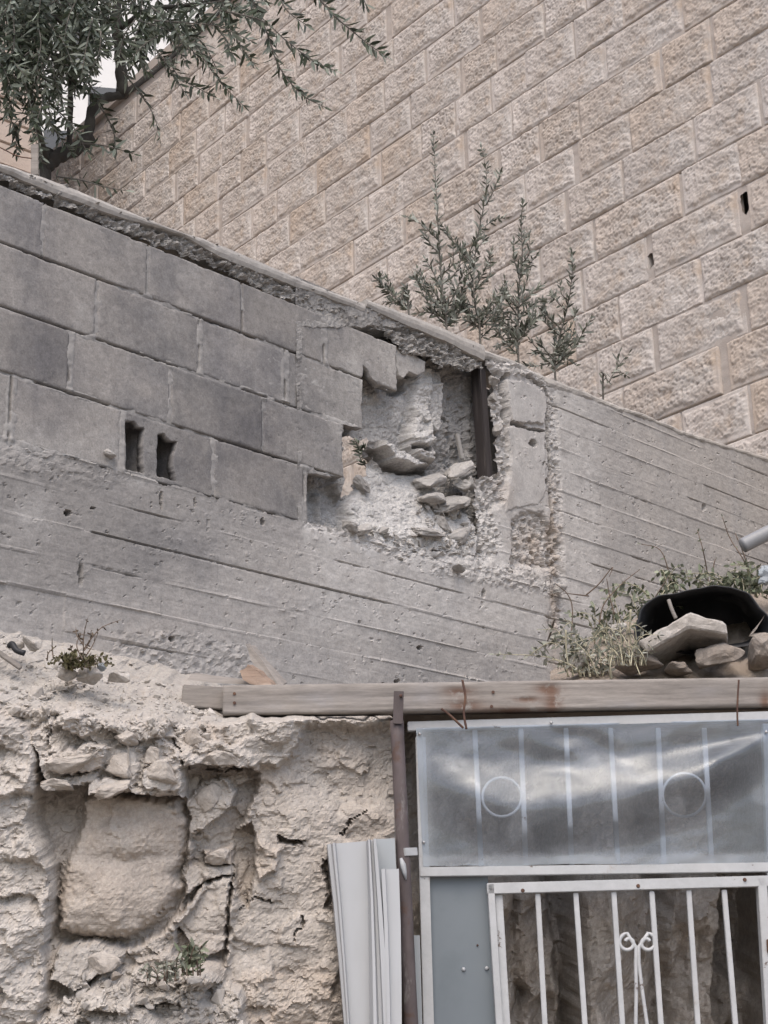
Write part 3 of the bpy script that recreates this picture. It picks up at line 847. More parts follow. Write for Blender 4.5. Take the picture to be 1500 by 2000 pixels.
# vertical joints read from the photograph near the right edge, by course (0 = course just under the bed joint at y 441, x 1300)
ROWPX = {4: ([1176, 1332], 20), 3: ([1125, 1293, 1397], 118), 2: ([1227, 1392], 208), 1: ([1103, 1215, 1360], 303), 0: ([1158, 1335], 395), -1: ([1265, 1457], 485), -2: ([1208, 1373], 578), -3: ([1280, 1462], 672), -4: ([1217, 1425], 758), -5: ([1333], 840)}
WIDE = {(-1, 1265): 0.075, (-1, 1457): 0.09, (-3, 1280): 0.045, (-3, 1462): 0.05}
holes = []
rs = random.Random(12)
for row in range(-8, 15):
    zb = Z0 + row * COURSE + GAP / 2
    js = []
    if row in ROWPX:
        for xj in ROWPX[row][0]:
            uj, _ = STONE.uv(xj, ROWPX[row][1])
            js.append((float(uj), WIDE.get((row, xj), GAP)))
            if (row, xj) in WIDE: holes.append((float(uj), zb, WIDE[(row, xj)], row))
    else:
        js = [(rs.uniform(-0.2, 0.3), GAP)]
    u = js[0][0]
    left = [];
    while u > -9.5:
        L = rs.choice([0.34, 0.42, 0.48, 0.55, 0.62, 0.70, 0.38, 0.5])
        u -= L
        left.append((u, GAP if rs.random() > 0.09 else 0.045))
    u = js[-1][0]; right = []
    while u < 3.6:
        u += rs.choice([0.42, 0.5, 0.6, 0.68]); right.append((u, GAP))
    alln = sorted(left + js + right)
    for (a, ga), (b, gb) in zip(alln[:-1], alln[1:]):
        a2 = a + ga / 2; b2 = b - gb / 2
        L = b2 - a2
        if L < 0.1: continue
        if zb + COURSE > BTOP: continue
        x, y = proj(STONE.pt(np.array([a2, b2, (a2 + b2) / 2, a2, b2]), np.array([zb, zb, zb + COURSE / 2, zb + COURSE, zb + COURSE])))
        if x.max() < -40 or x.min() > 1950 or y.max() < -40 or y.min() > 1010: continue
        # hidden behind the retaining wall
        if y.min() > 330 + 0.375 * x[2] + 40 and not (x.max() > 670 and x.min() < 790 and y.max() > 810 and y.min() < 990): continue
        Lc = min(VAR, key=lambda q: abs(math.log(q / L)))
        me = rs.choice(VAR[Lc])
        o = bpy.data.objects.new('stone', me); COL.objects.link(o)
        o.parent = bld
        o.matrix_parent_inverse = parent_inv(bld)
        P = STONE.pt(a2, zb, rs.uniform(-0.002, 0.003))
        # scale along the course only
        c = L / Lc
        uu = STONE.u
        S = Matrix.Identity(4)
        for i in range(3):
            for j in range(3):
                S[i][j] += (c - 1) * uu[i] * uu[j]
        o.matrix_basis = Matrix.Translation(Vector([float(q) for q in P])) @ S
# mortar core with two open putlog holes
HOLE_PX = [[(1255, 502), (1264, 498), (1276, 492), (1277, 516), (1268, 526), (1260, 516)], [(1444, 384), (1452, 376), (1464, 372), (1465, 400), (1456, 420), (1448, 412)]]
HP = [STONE.poly(h) for h in HOLE_PX]
def joint_depth(U, V):
    D = -0.0055 + 0.008 * fbm(U / 0.30, V / 0.10, 4, 301) + 0.002 * fbm(U / 0.01, V / 0.01, 2, 302)
    row = (V - Z0) / COURSE
    fr_ = np.abs(row - np.round(row)) * COURSE
    crack = (1 - sstep(0.0015, 0.005, fr_)) * sstep(0.0, 0.35, fbm(U / 0.5, np.round(row) * 3.1, 3, 303))
    D -= 0.02 * crack
    return D
obj('joint_mortar', surf('joint_mortar', STONE, np.concatenate([np.arange(-9.6, -0.5, 0.03), np.arange(-0.5, 1.2, 0.009), np.arange(1.2, 3.6, 0.03)]), np.arange(4.4, BTOP, 0.013), joint_depth,
    sdf=lambda u, v: np.maximum(*[-psdf(h, u + 0.010 * fbm(u / 0.02, v / 0.02, 3, 305), v + 0.010 * fbm(u / 0.02 + 9, v / 0.02, 3, 306)) for h in HP])), m_joint, bld)
core0 = STONE.pt(np.array([-9.6, 3.6]), np.array([0, 0]), np.array([-0.3, -0.3])); core1 = STONE.pt(np.array([3.6, -9.6]), np.array([0, 0]), np.array([-6.0, -6.0]))
obj('rear_wall', prism('rear', [core0[0][:2], core0[1][:2], core1[0][:2], core1[1][:2]], 0, BTOP - 0.02), m_joint, bld)
pc = STONE.pt(np.array([-9.7, 3.7, 3.7, -9.7]), np.zeros(4), np.array([0.05, 0.05, -0.4, -0.4]))
obj('parapet_coping', prism('parapet', [q[:2] for q in pc], BTOP - 0.02, BTOP + 0.08), m_joint, bld)

# neighbouring buildings seen through the olive crown
NB = Frame(at(80, 220, 13.0), math.radians(48))
q = NB.pt(np.array([-9.0, 0.0, 0.0, -9.0]), np.zeros(4), np.array([0, 0, -8.0, -8.0]))
nbld = empty('neighbour_building', NB.pt(0, 0), 'beige clad neighbouring building at the far left edge behind the olive leaves', 'building')
obj('wall', prism('wall', [p[:2] for p in q], 0, 16.0), m_beige, nbld)
for k in range(44):
    zz = 6.2 + k * 0.22
    P0 = NB.pt(-8.9, zz, 0.006); P1 = NB.pt(-0.01, zz, 0.006)
    obj('cladding_course', box_between(P0, P1, (0, 0, 1), 0.20, 0.03, 'course', 0.006), m_beige, nbld)
FB = Frame(at(150, 200, 34.0), math.radians(78))
q = FB.pt(np.array([-9.0, 7.0, 7.0, -9.0]), np.zeros(4), np.array([0, 0, -9.0, -9.0]))
fb = empty('white_building', FB.pt(0, 0), 'bright white plastered house far off between the olive trunks', 'building')
obj('wall', prism('wall', [p[:2] for p in q], 0, 26.0), m_plaster, fb)
for k, (xx, yy) in enumerate(((118, 300), (205, 215), (150, 90))):
    u, v = FB.uv(xx, yy)
    obj('window', box_between(FB.pt(u, v - 0.6, 0.0), FB.pt(u, v + 0.6, 0.0), FB.u, 0.8, 0.06, 'window', 0.01), m_glass_dark, fb)

# ================================================================== RETAINING WALL
rw = empty('retaining_wall', WALL.pt(0, 0), 'grey hollow block wall with a broken hole above a board formed concrete base', 'wall')
ZL = [3.365, 3.5845, 3.802, 4.02, 4.222]      # bed joints of the four block courses
HOLE = WALL.poly([(600, 924), (640, 930), (670, 935), (670, 832), (690, 836), (709, 836), (710, 712), (718, 720), (727, 739), (742, 752), (756, 764), (776, 767), (774, 700), (778, 600), (1150, 600), (1150, 1200), (600, 1200)])
SLOTS = [WALL.poly([(246, 822), (262, 822), (272, 834), (284, 836), (280, 870), (282, 925), (246, 918)]), WALL.poly([(308, 848), (322, 846), (332, 860), (347, 862), (338, 900), (345, 940), (306, 930)])]
def wpx(U, V): return WALL.px(U, V)
def gauss(x, y, cx, cy, sx, sy): return np.exp(-((x - cx) / sx) ** 2 - ((y - cy) / sy) ** 2)
def wall_attrs(U, V):
    x, y = wpx(U, V)
    st = 0.9 * gauss(x, y, 500, 830, 90, 70) + 0.7 * gauss(x, y, 380, 900, 90, 50) + 0.8 * gauss(x, y, 640, 900, 60, 40) + 0.6 * gauss(x, y, 540, 720, 60, 50)
    st += 0.8 * gauss(x, y, 100, 700, 60, 120) + 0.6 * gauss(x, y, 250, 620, 50, 60) + 0.5 * gauss(x, y, 420, 620, 60, 50) + 0.5 * gauss(x, y, 60, 460, 50, 60) + 0.6 * gauss(x, y, 560, 960, 60, 40)
    st += 1.0 * gauss(x, y, 330, 1080, 110, 52) + 0.7 * gauss(x, y, 280, 1050, 40, 60) + 0.35 * gauss(x, y, 560, 1030, 60, 50) + 0.5 * gauss(x, y, 150, 1110, 30, 50) + 0.35 * gauss(x, y, 650, 1180, 120, 40)
    du = 0.9 * (1 - sstep(0.0, 0.16, psdf(HOLE, U, V))) * sstep(560, 640, x) * 0.7
    du += 0.8 * gauss(x, y, 640, 760, 60, 60) + 0.7 * gauss(x, y, 750, 700, 70, 40)
    lower = psdf(WALL.poly([(600, 1020), (700, 1030), (800, 1060), (930, 1070), (1000, 1090), (940, 1110), (800, 1100), (700, 1065), (600, 1045)]), U, V)
    du += 1.0 * (1 - sstep(-0.02, 0.05, lower)) + 0.5 * gauss(x, y, 130, 870, 150, 30) + 0.5 * gauss(x, y, 60, 1000, 40, 40) + 0.5 * gauss(x, y, 300, 930, 60, 25)
    du += 0.9 * gauss(x, y, 950, 1050, 35, 60)
    oc = 1.0 * gauss(x, y, 1045, 1060, 40, 50) + 0.85 * np.exp(-((x - 1083) / 12) ** 2) * sstep(880, 1000, y) + 0.6 * gauss(x, y, 985, 960, 18, 40) + 0.25 * gauss(x, y, 250, 1230, 200, 60)
    gr = 1.0 * gauss(x, y, 150, 930, 420, 110) + 0.9 * gauss(x, y, 60, 1090, 300, 90) + 0.2
    return {'stain': np.clip(st, 0, 1), 'dust': np.clip(du, 0, 1), 'ochre': np.clip(oc, 0, 1), 'grey': np.clip(gr, 0, 1)}
def block_depth(seed, r):
    u0, u1, v0, v1 = r
    dx = random.Random(seed).uniform(-0.0025, 0.002); tu = random.Random(seed + 1).uniform(-0.004, 0.004)
    def f(U, V):
        ed = np.minimum(np.minimum(U - u0, u1 - U), np.minimum(V - v0, v1 - V))
        n = 0.006 * fbm(U / 0.03, V / 0.03, 3, seed)
        ch = sstep(0.15, 0.5, fbm(U / 0.05, V / 0.05, 3, seed + 5))
        D = dx + tu * (U - u0) - (0.0015 + 0.007 * ch) * (1 - sstep(-0.001, 0.007, ed + n)) + 0.0012 * fbm(U / 0.06, V / 0.05, 4, seed + 2)
        D = D - 0.002 * sstep(0.55, 0.70, fbm(U / 0.016, V / 0.010, 2, seed + 3))
        return D, wall_attrs(U, V)
    return f
COURSEJ = [  # vertical joints in photo pixels, bottom course first
    ([-150, 20, 238, 417, 594, 760], 900), ([-75, 135, 333, 513, 671], 780), ([-20, 188, 389, 557, 711], 690), ([-110, 85, 288, 472, 632, 780], 560)]
JU = []
for k, (xs, ym) in enumerate(COURSEJ):
    row = []
    for x in xs:
        zc_ = (ZL[k] + ZL[k + 1]) / 2
        # pixel row of the course middle at that joint
        lo, hi = 200.0, 1200.0
        for _ in range(30):
            mid = (lo + hi) / 2
            if WALL.uv(x, mid)[1] > zc_: lo = mid
            else: hi = mid
        row.append(float(WALL.uv(x, lo)[0]))
    JU.append([row[0] - 0.40 * q for q in (3, 2, 1)] + row)
g2 = 0.0045
for k, row in enumerate(JU):
    for i in range(len(row) - 1):
        r = (row[i] + g2, row[i + 1] - g2, ZL[k] + g2, ZL[k + 1] - g2)
        U, V = np.meshgrid(np.linspace(r[0], r[1], 30), np.linspace(r[2], r[3], 18))
        hs = psdf(HOLE, U, V)
        if hs.max() < 0: continue
        sl = [s for s in SLOTS if (psdf(s, U, V) < 0).any()]
        broken = hs.min() < 0.01 or sl
        if broken:
            def sdf(u, v, sl=sl):
                wu = u + 0.005 * fbm(u / 0.02, v / 0.02, 3, 401); wv = v + 0.005 * fbm(u / 0.02 + 7, v / 0.02, 3, 402)
                s = -psdf(HOLE, wu, wv)
                for q in sl: s = np.maximum(s, -psdf(q, wu, wv))
                return s
            us = np.linspace(r[0], r[1], 100); vs2 = np.linspace(r[2], r[3], 56)
            me = surf('block', WALL, us, vs2, block_depth(500 + k * 20 + i, r), sdf=sdf, thick=0.034)
        else:
            us = np.linspace(r[0], r[1], 60); vs2 = np.linspace(r[2], r[3], 34)
            me = surf('block', WALL, us, vs2, block_depth(500 + k * 20 + i, r), thick=0.05)
        b = obj('block', me, m_block, rw)
        if sl: b['label'] = 'block with two broken open cells'
frag = WALL.poly([(780, 672), (815, 690), (838, 704), (837, 722), (824, 730), (806, 722), (796, 736), (787, 730), (782, 715)])
me = surf('block_fragment', WALL, np.arange(frag[:, 0].min() - .01, frag[:, 0].max() + .01, 0.004), np.arange(frag[:, 1].min() - .01, frag[:, 1].max() + .01, 0.004),
          lambda U, V: (-0.02 + 0.003 * fbm(U / 0.03, V / 0.03, 3, 44), wall_attrs(U, V)), sdf=lambda u, v: psdf(frag, u + 0.006 * fbm(u / 0.02, v / 0.02, 3, 401), v), thick=0.04)
obj('block_fragment', me, m_block, rw)

# mortar: flush smears, recessed beds and open cracks
def mortar_depth(U, V):
    D = -0.005 + 0.004 * fbm(U / 0.05, V / 0.03, 4, 601) + 0.0015 * fbm(U / 0.012, V / 0.012, 2, 602)
    for k, z in enumerate(ZL[:4]):
        near = 1 - sstep(0.006, 0.020, np.abs(V - z + 0.004 * fbm(U / 0.06, V * 0 + k, 3, 610 + k)))
        sm = sstep(-0.05, 0.3, fbm(U / 0.22, V * 0 + k * 3.3, 3, 620 + k))
        D += 0.0054 * near * sm
        crack = 1 - sstep(0.0018, 0.0052, np.abs(V - z - 0.002 + 0.003 * fbm(U / 0.03, V * 0 + k, 3, 630 + k)))
        op = sstep(-0.12, 0.06, fbm(U / 0.16, V * 0 + k * 1.7, 3, 640 + k))
        D -= 0.035 * crack * op
    for k, row in enumerate(JU):
        inr = (V > ZL[k]) & (V < ZL[k + 1])
        for j, u in enumerate(row):
            c = u + 0.004 + 0.005 * fbm(V / 0.08, V * 0 + u, 2, 650)
            w = 0.018 + 0.012 * (((j * 7 + k * 3) % 5) / 5)
            near = (1 - sstep(w * 0.55, w, np.abs(U - c))) * inr
            D += (0.0050 if (j + k) % 3 else 0.0040) * near
            if (j * 3 + k) % 4 < 2:
                D -= 0.03 * (1 - sstep(0.001, 0.004, np.abs(U - u + 0.002 * fbm(V / 0.03, V * 0 + u, 3, 655)))) * inr * sstep(-0.2, 0.05, fbm(V / 0.09, V * 0 + u, 2, 660))
    return D, wall_attrs(U, V)
def mortar_sdf(u, v):
    s = np.maximum(-psdf(HOLE, u, v) + 0.006, v - 4.21)
    for q in SLOTS: s = np.maximum(s, -psdf(q, u, v) - 0.004 + 0.01)
    return s
obj('mortar', surf('mortar', WALL, np.concatenate([np.arange(-1.5, -0.45, 0.012), np.arange(-0.45, 2.05, 0.0042)]), np.arange(3.35, 4.25, 0.0042), mortar_depth, sdf=mortar_sdf), m_mortar, rw)
# the two opened cells of the hollow block
for q in SLOTS:
    u0, u1 = q[:, 0].min() - 0.008, q[:, 0].max() + 0.012; v0, v1 = ZL[0] + 0.004, ZL[1] - 0.004
    def cell(U, V, u0=u0, u1=u1, v0=v0, v1=v1):
        e = np.minimum(np.minimum(U - u0, u1 - U), np.minimum((V - v0) * 3, v1 - V))
        return -0.034 - 0.12 * sstep(0.0, 0.016, e) + 0.004 * fbm(U / 0.02, V / 0.02, 3, 71), wall_attrs(U, V)
    obj('block_cell', surf('block_cell', WALL, np.linspace(u0, u1, 44), np.linspace(v0, v1, 60), cell), m_block, rw)

# concrete base, corner pier and right hand panel: one casting
_, ztr = WALL.uv(np.array([945., 1070., 1200., 1330., 1500.]), np.array([700., 748., 797., 849., 900.]))
top_px = [(945, 702), (1000, 712), (1035, 724), (1070, 748), (1140, 772), (1200, 798), (1262, 815), (1330, 848), (1400, 868), (1500, 900), (1560, 922)]
cpoly = np.concatenate([np.array([[-1.55, ZL[0] + 0.004], [1.27, ZL[0] + 0.004]]),
    WALL.poly([(602, 1020), (646, 1031), (686, 1038), (742, 1054), (790, 1080), (846, 1072), (926, 1084), (934, 1012), (930, 936), (974, 924), (970, 830), (962, 774), (966, 730), (945, 702)]),
    WALL.poly(top_px[1:]), np.array([[5.3, 1.2], [-1.55, 1.2]])])
ROUGHP = [(WALL.poly(p), d, a) for p, d, a in [
    ([(1000, 1015), (1030, 1000), (1062, 1000), (1100, 1060), (1095, 1112), (1040, 1110), (1000, 1112)], -0.020, 0.030),
    ([(1066, 760), (1086, 765), (1094, 900), (1102, 1100), (1098, 1260), (1072, 1260), (1078, 1000)], -0.008, 0.020),
    ([(940, 700), (985, 735), (992, 830), (1000, 905), (985, 985), (925, 1010), (930, 930), (975, 920), (960, 800)], -0.018, 0.034),
    ([(945, 695), (1020, 705), (1070, 745), (1060, 765), (1030, 740), (985, 735)], 0.006, 0.030),
    ([(230, 1235), (330, 1225), (470, 1255), (520, 1330), (420, 1340), (200, 1310)], 0.0, 0.012),
    ([(-50, 860), (120, 880), (260, 930), (200, 960), (60, 930), (-50, 905)], 0.003, 0.007),
    ([(915, 1000), (960, 990), (980, 1060), (960, 1100), (900, 1095), (780, 1090), (780, 1070), (915, 1075)], -0.006, 0.030),
    ([(590, 1015), (700, 1035), (790, 1075), (790, 1098), (690, 1056), (590, 1035)], -0.003, 0.022),
    ([(840, 1090), (1080, 1120), (1080, 1165), (840, 1120)], 0.004, 0.016)]]
PANEL = WALL.poly([(986, 742), (1030, 748), (1062, 770), (1064, 800), (1060, 828), (1000, 826), (992, 800)])
PANEL2 = WALL.poly([(990, 835), (1062, 838), (1066, 960), (1050, 985), (1010, 990), (985, 1000), (1000, 900)])
PITS = [(133, 1002, 7, 6, .06), (1040, 866, 8, 8, .08), (1068, 872, 4, 4, .04), (945, 1158, 3, 9, .04), (338, 1248, 6, 6, .05), (820, 1265, 5, 4, .04), (700, 1215, 3, 3, .03), (183, 992, 4, 3, .02), (513, 1020, 4, 9, .03),
        (315, 975, 2.5, 24, .02), (157, 1122, 4, 26, .02), (380, 980, 2, 10, .015), (1068, 940, 4, 5, .03), (1062, 905, 3, 4, .03), (775, 1330, 6, 4, .03), (1375, 990, 5, 8, .02), (1090, 1060, 4, 12, .03)]
CCR = [[(986, 732), (982, 760), (990, 800), (993, 832)], [(1000, 826), (1030, 838), (1062, 842)], [(1030, 735), (1062, 758), (1072, 776)], [(1068, 800), (1070, 850), (1076, 960), (1080, 1060)]]
def conc_depth(U, V):
    x, y = wpx(U, V)
    left = 1 - sstep(1060, 1075, x)
    D = 0.0025 * fbm(U / 0.25, V / 0.2, 4, 701) + 0.0016 * fbm(U / 0.03, V / 0.02, 4, 702) + 0.0005 * fbm(U / 0.3, V / 0.010, 3, 703)
    # boards of the shuttering: every board sits a little different, with a fin or a groove between
    for (bh, z0_, msk, sd_) in ((0.1122, ZL[0], left, 710), (0.0985, 4.135, 1 - left, 760)):
        t = (z0_ - V) / bh + 0.035 * fbm(U / 0.9, V * 0, 2, sd_ + 9)
        r = np.floor(t)
        seg = np.floor(U / 1.35 + _h(r, r * 0 + 1, sd_) )
        off = (_h(r, seg, sd_ + 1) - 0.5) * 0.0045
        tilt = (_h(r, seg, sd_ + 2) - 0.5) * 0.006 * (t - r - 0.5)
        dl = np.abs(t - np.round(t)) * bh + 0.0022 * np.abs(fbm(U / 0.03, V / 0.03, 3, sd_ + 3))
        rr = np.round(t)
        typ = fbm(U / 0.45, rr * 2.7, 3, sd_ + 4) * 0.8
        if sd_ == 710:
            typ = typ - 0.55 * (rr == 2) * sstep(150, 200, x) * (1 - sstep(740, 800, x)) + 0.30 * (rr == 4) - 0.25 * (rr == 1) * sstep(700, 760, x) - 0.3 * (rr == 5) * (1 - sstep(330, 360, x))
        fin = 0.004 * (1 - sstep(0.001, 0.007, dl)) * sstep(0.0, 0.3, typ)
        grv = 0.012 * (1 - sstep(0.0008, 0.0045, dl)) * sstep(0.12, 0.32, -typ)
        D += msk * (off + tilt + fin - grv)
    for p, d, a in ROUGHP:
        s = psdf(p, U + 0.02 * fbm(U / 0.05, V / 0.05, 3, 721), V + 0.02 * fbm(U / 0.05 + 5, V / 0.05, 3, 722))
        m = 1 - sstep(-0.02, 0.012, s)
        f, e = facets(U / 0.034, V / 0.026, 731, 1.3, 60.0)
        D += m * (d + a * (0.7 * f + 0.35 * fbm(U / 0.03, V / 0.022, 5, 732, 0.7)))
    for p, d in ((PANEL, 0.012), (PANEL2, 0.004)):
        s = psdf(p, U + 0.008 * fbm(U / 0.03, V / 0.03, 3, 741), V + 0.008 * fbm(U / 0.03 + 5, V / 0.03, 3, 742))
        m = 1 - sstep(-0.004, 0.003, s)
        D = D * (1 - m) + m * (d + 0.003 * fbm(U / 0.09, V / 0.09, 3, 743))
    wxx = x + 3 * fbm(x / 9, y / 9, 3, 751); wyy = y + 3 * fbm(x / 9 + 8, y / 9, 3, 752)
    for c in CCR:
        p = np.array(c, float); dd = np.full(U.shape, 1e9)
        for i in range(len(p) - 1):
            e = p[i + 1] - p[i]; t = np.clip(((wxx - p[i][0]) * e[0] + (wyy - p[i][1]) * e[1]) / (e @ e), 0, 1)
            dd = np.minimum(dd, np.hypot(wxx - p[i][0] - e[0] * t, wyy - p[i][1] - e[1] * t))
        D -= 0.05 * (1 - sstep(1.0, 3.2, dd))
    for cx, cy, sx, sy, dp in PITS:
        D -= dp * (1 - sstep(0.5, 1.1, np.hypot((wxx - cx) / sx, (wyy - cy) / sy)))
    n = fbm(U / 0.022, V / 0.018, 2, 761)
    D -= 0.005 * sstep(0.66, 0.76, n)
    # thin lumps of spilt mortar
    D += 0.003 * sstep(0.40, 0.75, fbm(U / 0.03, V / 0.02, 4, 763)) * sstep(0.0, 0.4, fbm(U / 0.5, V / 0.3, 2, 764))
    return D, wall_attrs(U, V)
def conc_sdf(u, v):
    return psdf(cpoly, u + 0.016 * fbm(u / 0.035, v / 0.035, 4, 771, 0.6), v + 0.016 * fbm(u / 0.035 + 5, v / 0.035, 4, 772, 0.6))
conc = obj('concrete_base', surf('concrete_base', WALL, np.concatenate([np.arange(-1.5, -0.45, 0.02), np.arange(-0.45, 4.95, 0.0062)]), np.concatenate([np.arange(1.25, 2.36, 0.03), np.arange(2.36, 4.45, 0.005)]), conc_depth, sdf=conc_sdf, smooth=False), m_conc, rw)
# body of the wall behind the faces
def wbox(name, u0, u1, z0, z1, d0, d1, mat):
    q = WALL.pt(np.array([u0, u1, u1, u0]), np.zeros(4), np.array([d0, d0, d1, d1]))
    return obj(name, prism(name, [p[:2] for p in q], z0, z1), mat, rw)
wbox('wall_core', -1.5, 4.9, 0.0, 3.25, -0.075, -0.20, m_mortar)
wbox('wall_core', -1.5, 0.42, 3.251, 4.23, -0.055, -0.20, m_mortar)
wbox('wall_core', 0.92, 1.16, 3.251, 4.23, -0.055, -0.20, m_mortar)
wbox('wall_core', 0.421, 0.919, 3.59, 4.229, -0.055, -0.20, m_mortar)
wbox('wall_core', 0.421, 0.919, 3.251, 3.589, -0.165, -0.201, m_mortar)
wbox('wall_core', 2.46, 4.9, 3.251, 4.24, -0.085, -0.20, m_mortar)

# broken inside of the hole
THRU = WALL.poly([(692, 842), (712, 838), (742, 846), (756, 842), (760, 880), (757, 918), (736, 920), (724, 950), (706, 958), (700, 930), (692, 890)])
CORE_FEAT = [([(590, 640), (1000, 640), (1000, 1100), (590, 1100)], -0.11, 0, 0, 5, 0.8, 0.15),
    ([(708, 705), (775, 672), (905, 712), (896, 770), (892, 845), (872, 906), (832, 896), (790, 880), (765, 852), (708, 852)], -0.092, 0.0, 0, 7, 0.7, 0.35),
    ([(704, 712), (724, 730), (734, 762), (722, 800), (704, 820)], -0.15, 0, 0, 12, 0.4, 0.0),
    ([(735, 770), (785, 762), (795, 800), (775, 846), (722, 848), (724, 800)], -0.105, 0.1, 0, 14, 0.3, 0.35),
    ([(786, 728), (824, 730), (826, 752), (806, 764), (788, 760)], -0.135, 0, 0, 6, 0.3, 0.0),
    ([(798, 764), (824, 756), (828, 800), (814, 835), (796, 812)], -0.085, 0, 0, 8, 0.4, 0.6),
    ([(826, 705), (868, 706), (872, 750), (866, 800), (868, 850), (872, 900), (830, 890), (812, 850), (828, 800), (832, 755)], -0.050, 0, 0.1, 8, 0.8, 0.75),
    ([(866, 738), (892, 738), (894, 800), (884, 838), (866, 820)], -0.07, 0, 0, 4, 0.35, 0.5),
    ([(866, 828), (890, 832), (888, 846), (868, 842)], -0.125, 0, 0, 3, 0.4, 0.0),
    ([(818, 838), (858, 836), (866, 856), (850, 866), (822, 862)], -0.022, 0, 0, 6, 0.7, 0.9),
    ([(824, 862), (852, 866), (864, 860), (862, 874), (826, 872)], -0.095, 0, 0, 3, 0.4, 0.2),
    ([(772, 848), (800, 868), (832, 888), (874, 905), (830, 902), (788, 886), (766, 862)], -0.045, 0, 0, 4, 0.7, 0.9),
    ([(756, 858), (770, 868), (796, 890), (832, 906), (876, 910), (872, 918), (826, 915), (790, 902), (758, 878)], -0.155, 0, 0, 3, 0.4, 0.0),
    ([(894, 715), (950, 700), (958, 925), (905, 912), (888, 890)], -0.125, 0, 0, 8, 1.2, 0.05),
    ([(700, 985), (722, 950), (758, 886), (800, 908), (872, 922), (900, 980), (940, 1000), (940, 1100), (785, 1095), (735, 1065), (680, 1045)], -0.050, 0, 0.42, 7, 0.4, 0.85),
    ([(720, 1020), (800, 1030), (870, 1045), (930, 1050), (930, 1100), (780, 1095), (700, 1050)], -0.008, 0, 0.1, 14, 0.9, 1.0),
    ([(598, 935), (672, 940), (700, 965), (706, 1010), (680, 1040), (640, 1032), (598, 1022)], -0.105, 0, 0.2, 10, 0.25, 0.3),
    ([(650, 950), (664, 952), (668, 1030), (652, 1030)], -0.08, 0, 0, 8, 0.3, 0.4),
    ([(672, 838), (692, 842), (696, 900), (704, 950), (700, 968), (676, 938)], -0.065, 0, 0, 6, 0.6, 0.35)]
def core_depth(U, V):
    x, y = wpx(U, V)
    wx = x + 6 * fbm(x / 22, y / 22, 4, 801); wy = y + 6 * fbm(x / 22 + 9, y / 22, 4, 802)
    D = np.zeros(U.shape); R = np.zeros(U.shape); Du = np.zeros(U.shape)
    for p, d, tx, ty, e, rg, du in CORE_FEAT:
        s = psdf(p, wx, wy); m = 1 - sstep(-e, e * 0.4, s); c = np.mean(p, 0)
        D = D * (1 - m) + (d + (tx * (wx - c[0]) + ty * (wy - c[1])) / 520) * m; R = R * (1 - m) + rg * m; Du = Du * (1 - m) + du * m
    f, e = facets(wx / 16, wy / 14, 811, 1.2, 50.0)
    D += R * (0.014 * f + 0.016 * fbm(x / 20, y / 26, 5, 812, 0.7)) + 0.004 * fbm(x / 5, y / 5, 3, 813) + 0.012 * fbm(x / 60, y / 60, 2, 814)
    D += R * 0.014 * fbm(x / 9, y / 60, 3, 815) * sstep(880, 895, x)
    # rim of the light hole stands proud a little
    D = np.minimum(D, 0.004)
    s = psdf(cpoly, U, V)
    D = np.where(s < -0.004, np.minimum(D, -0.03), D)
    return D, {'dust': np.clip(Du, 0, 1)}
def core_sdf(u, v):
    return -psdf(THRU, u + 0.010 * fbm(u / 0.02, v / 0.02, 3, 821), v + 0.010 * fbm(u / 0.02 + 5, v / 0.02, 3, 822))
cu0, _ = WALL.uv(592, 980); cu1, _ = WALL.uv(985, 860)
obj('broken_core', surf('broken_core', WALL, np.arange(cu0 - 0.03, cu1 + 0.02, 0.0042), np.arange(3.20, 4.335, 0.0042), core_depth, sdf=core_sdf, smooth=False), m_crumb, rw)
# dark timber stake left standing in the break
P0 = WALL.hit(966, 935) - WALL.n * 0.05; P1 = WALL.hit(951, 712) - WALL.n * 0.05
obj('stake', box_between(P0, P1, WALL.u, 0.046, 0.05, 'stake', 0.004), m_wood_dark, rw)
P0 = WALL.hit(938, 885) - WALL.n * 0.10; P1 = WALL.hit(928, 835) - WALL.n * 0.10
obj('splinter', box_between(P0, P1, WALL.u, 0.022, 0.012, 'splinter', 0.002), m_coping, rw)

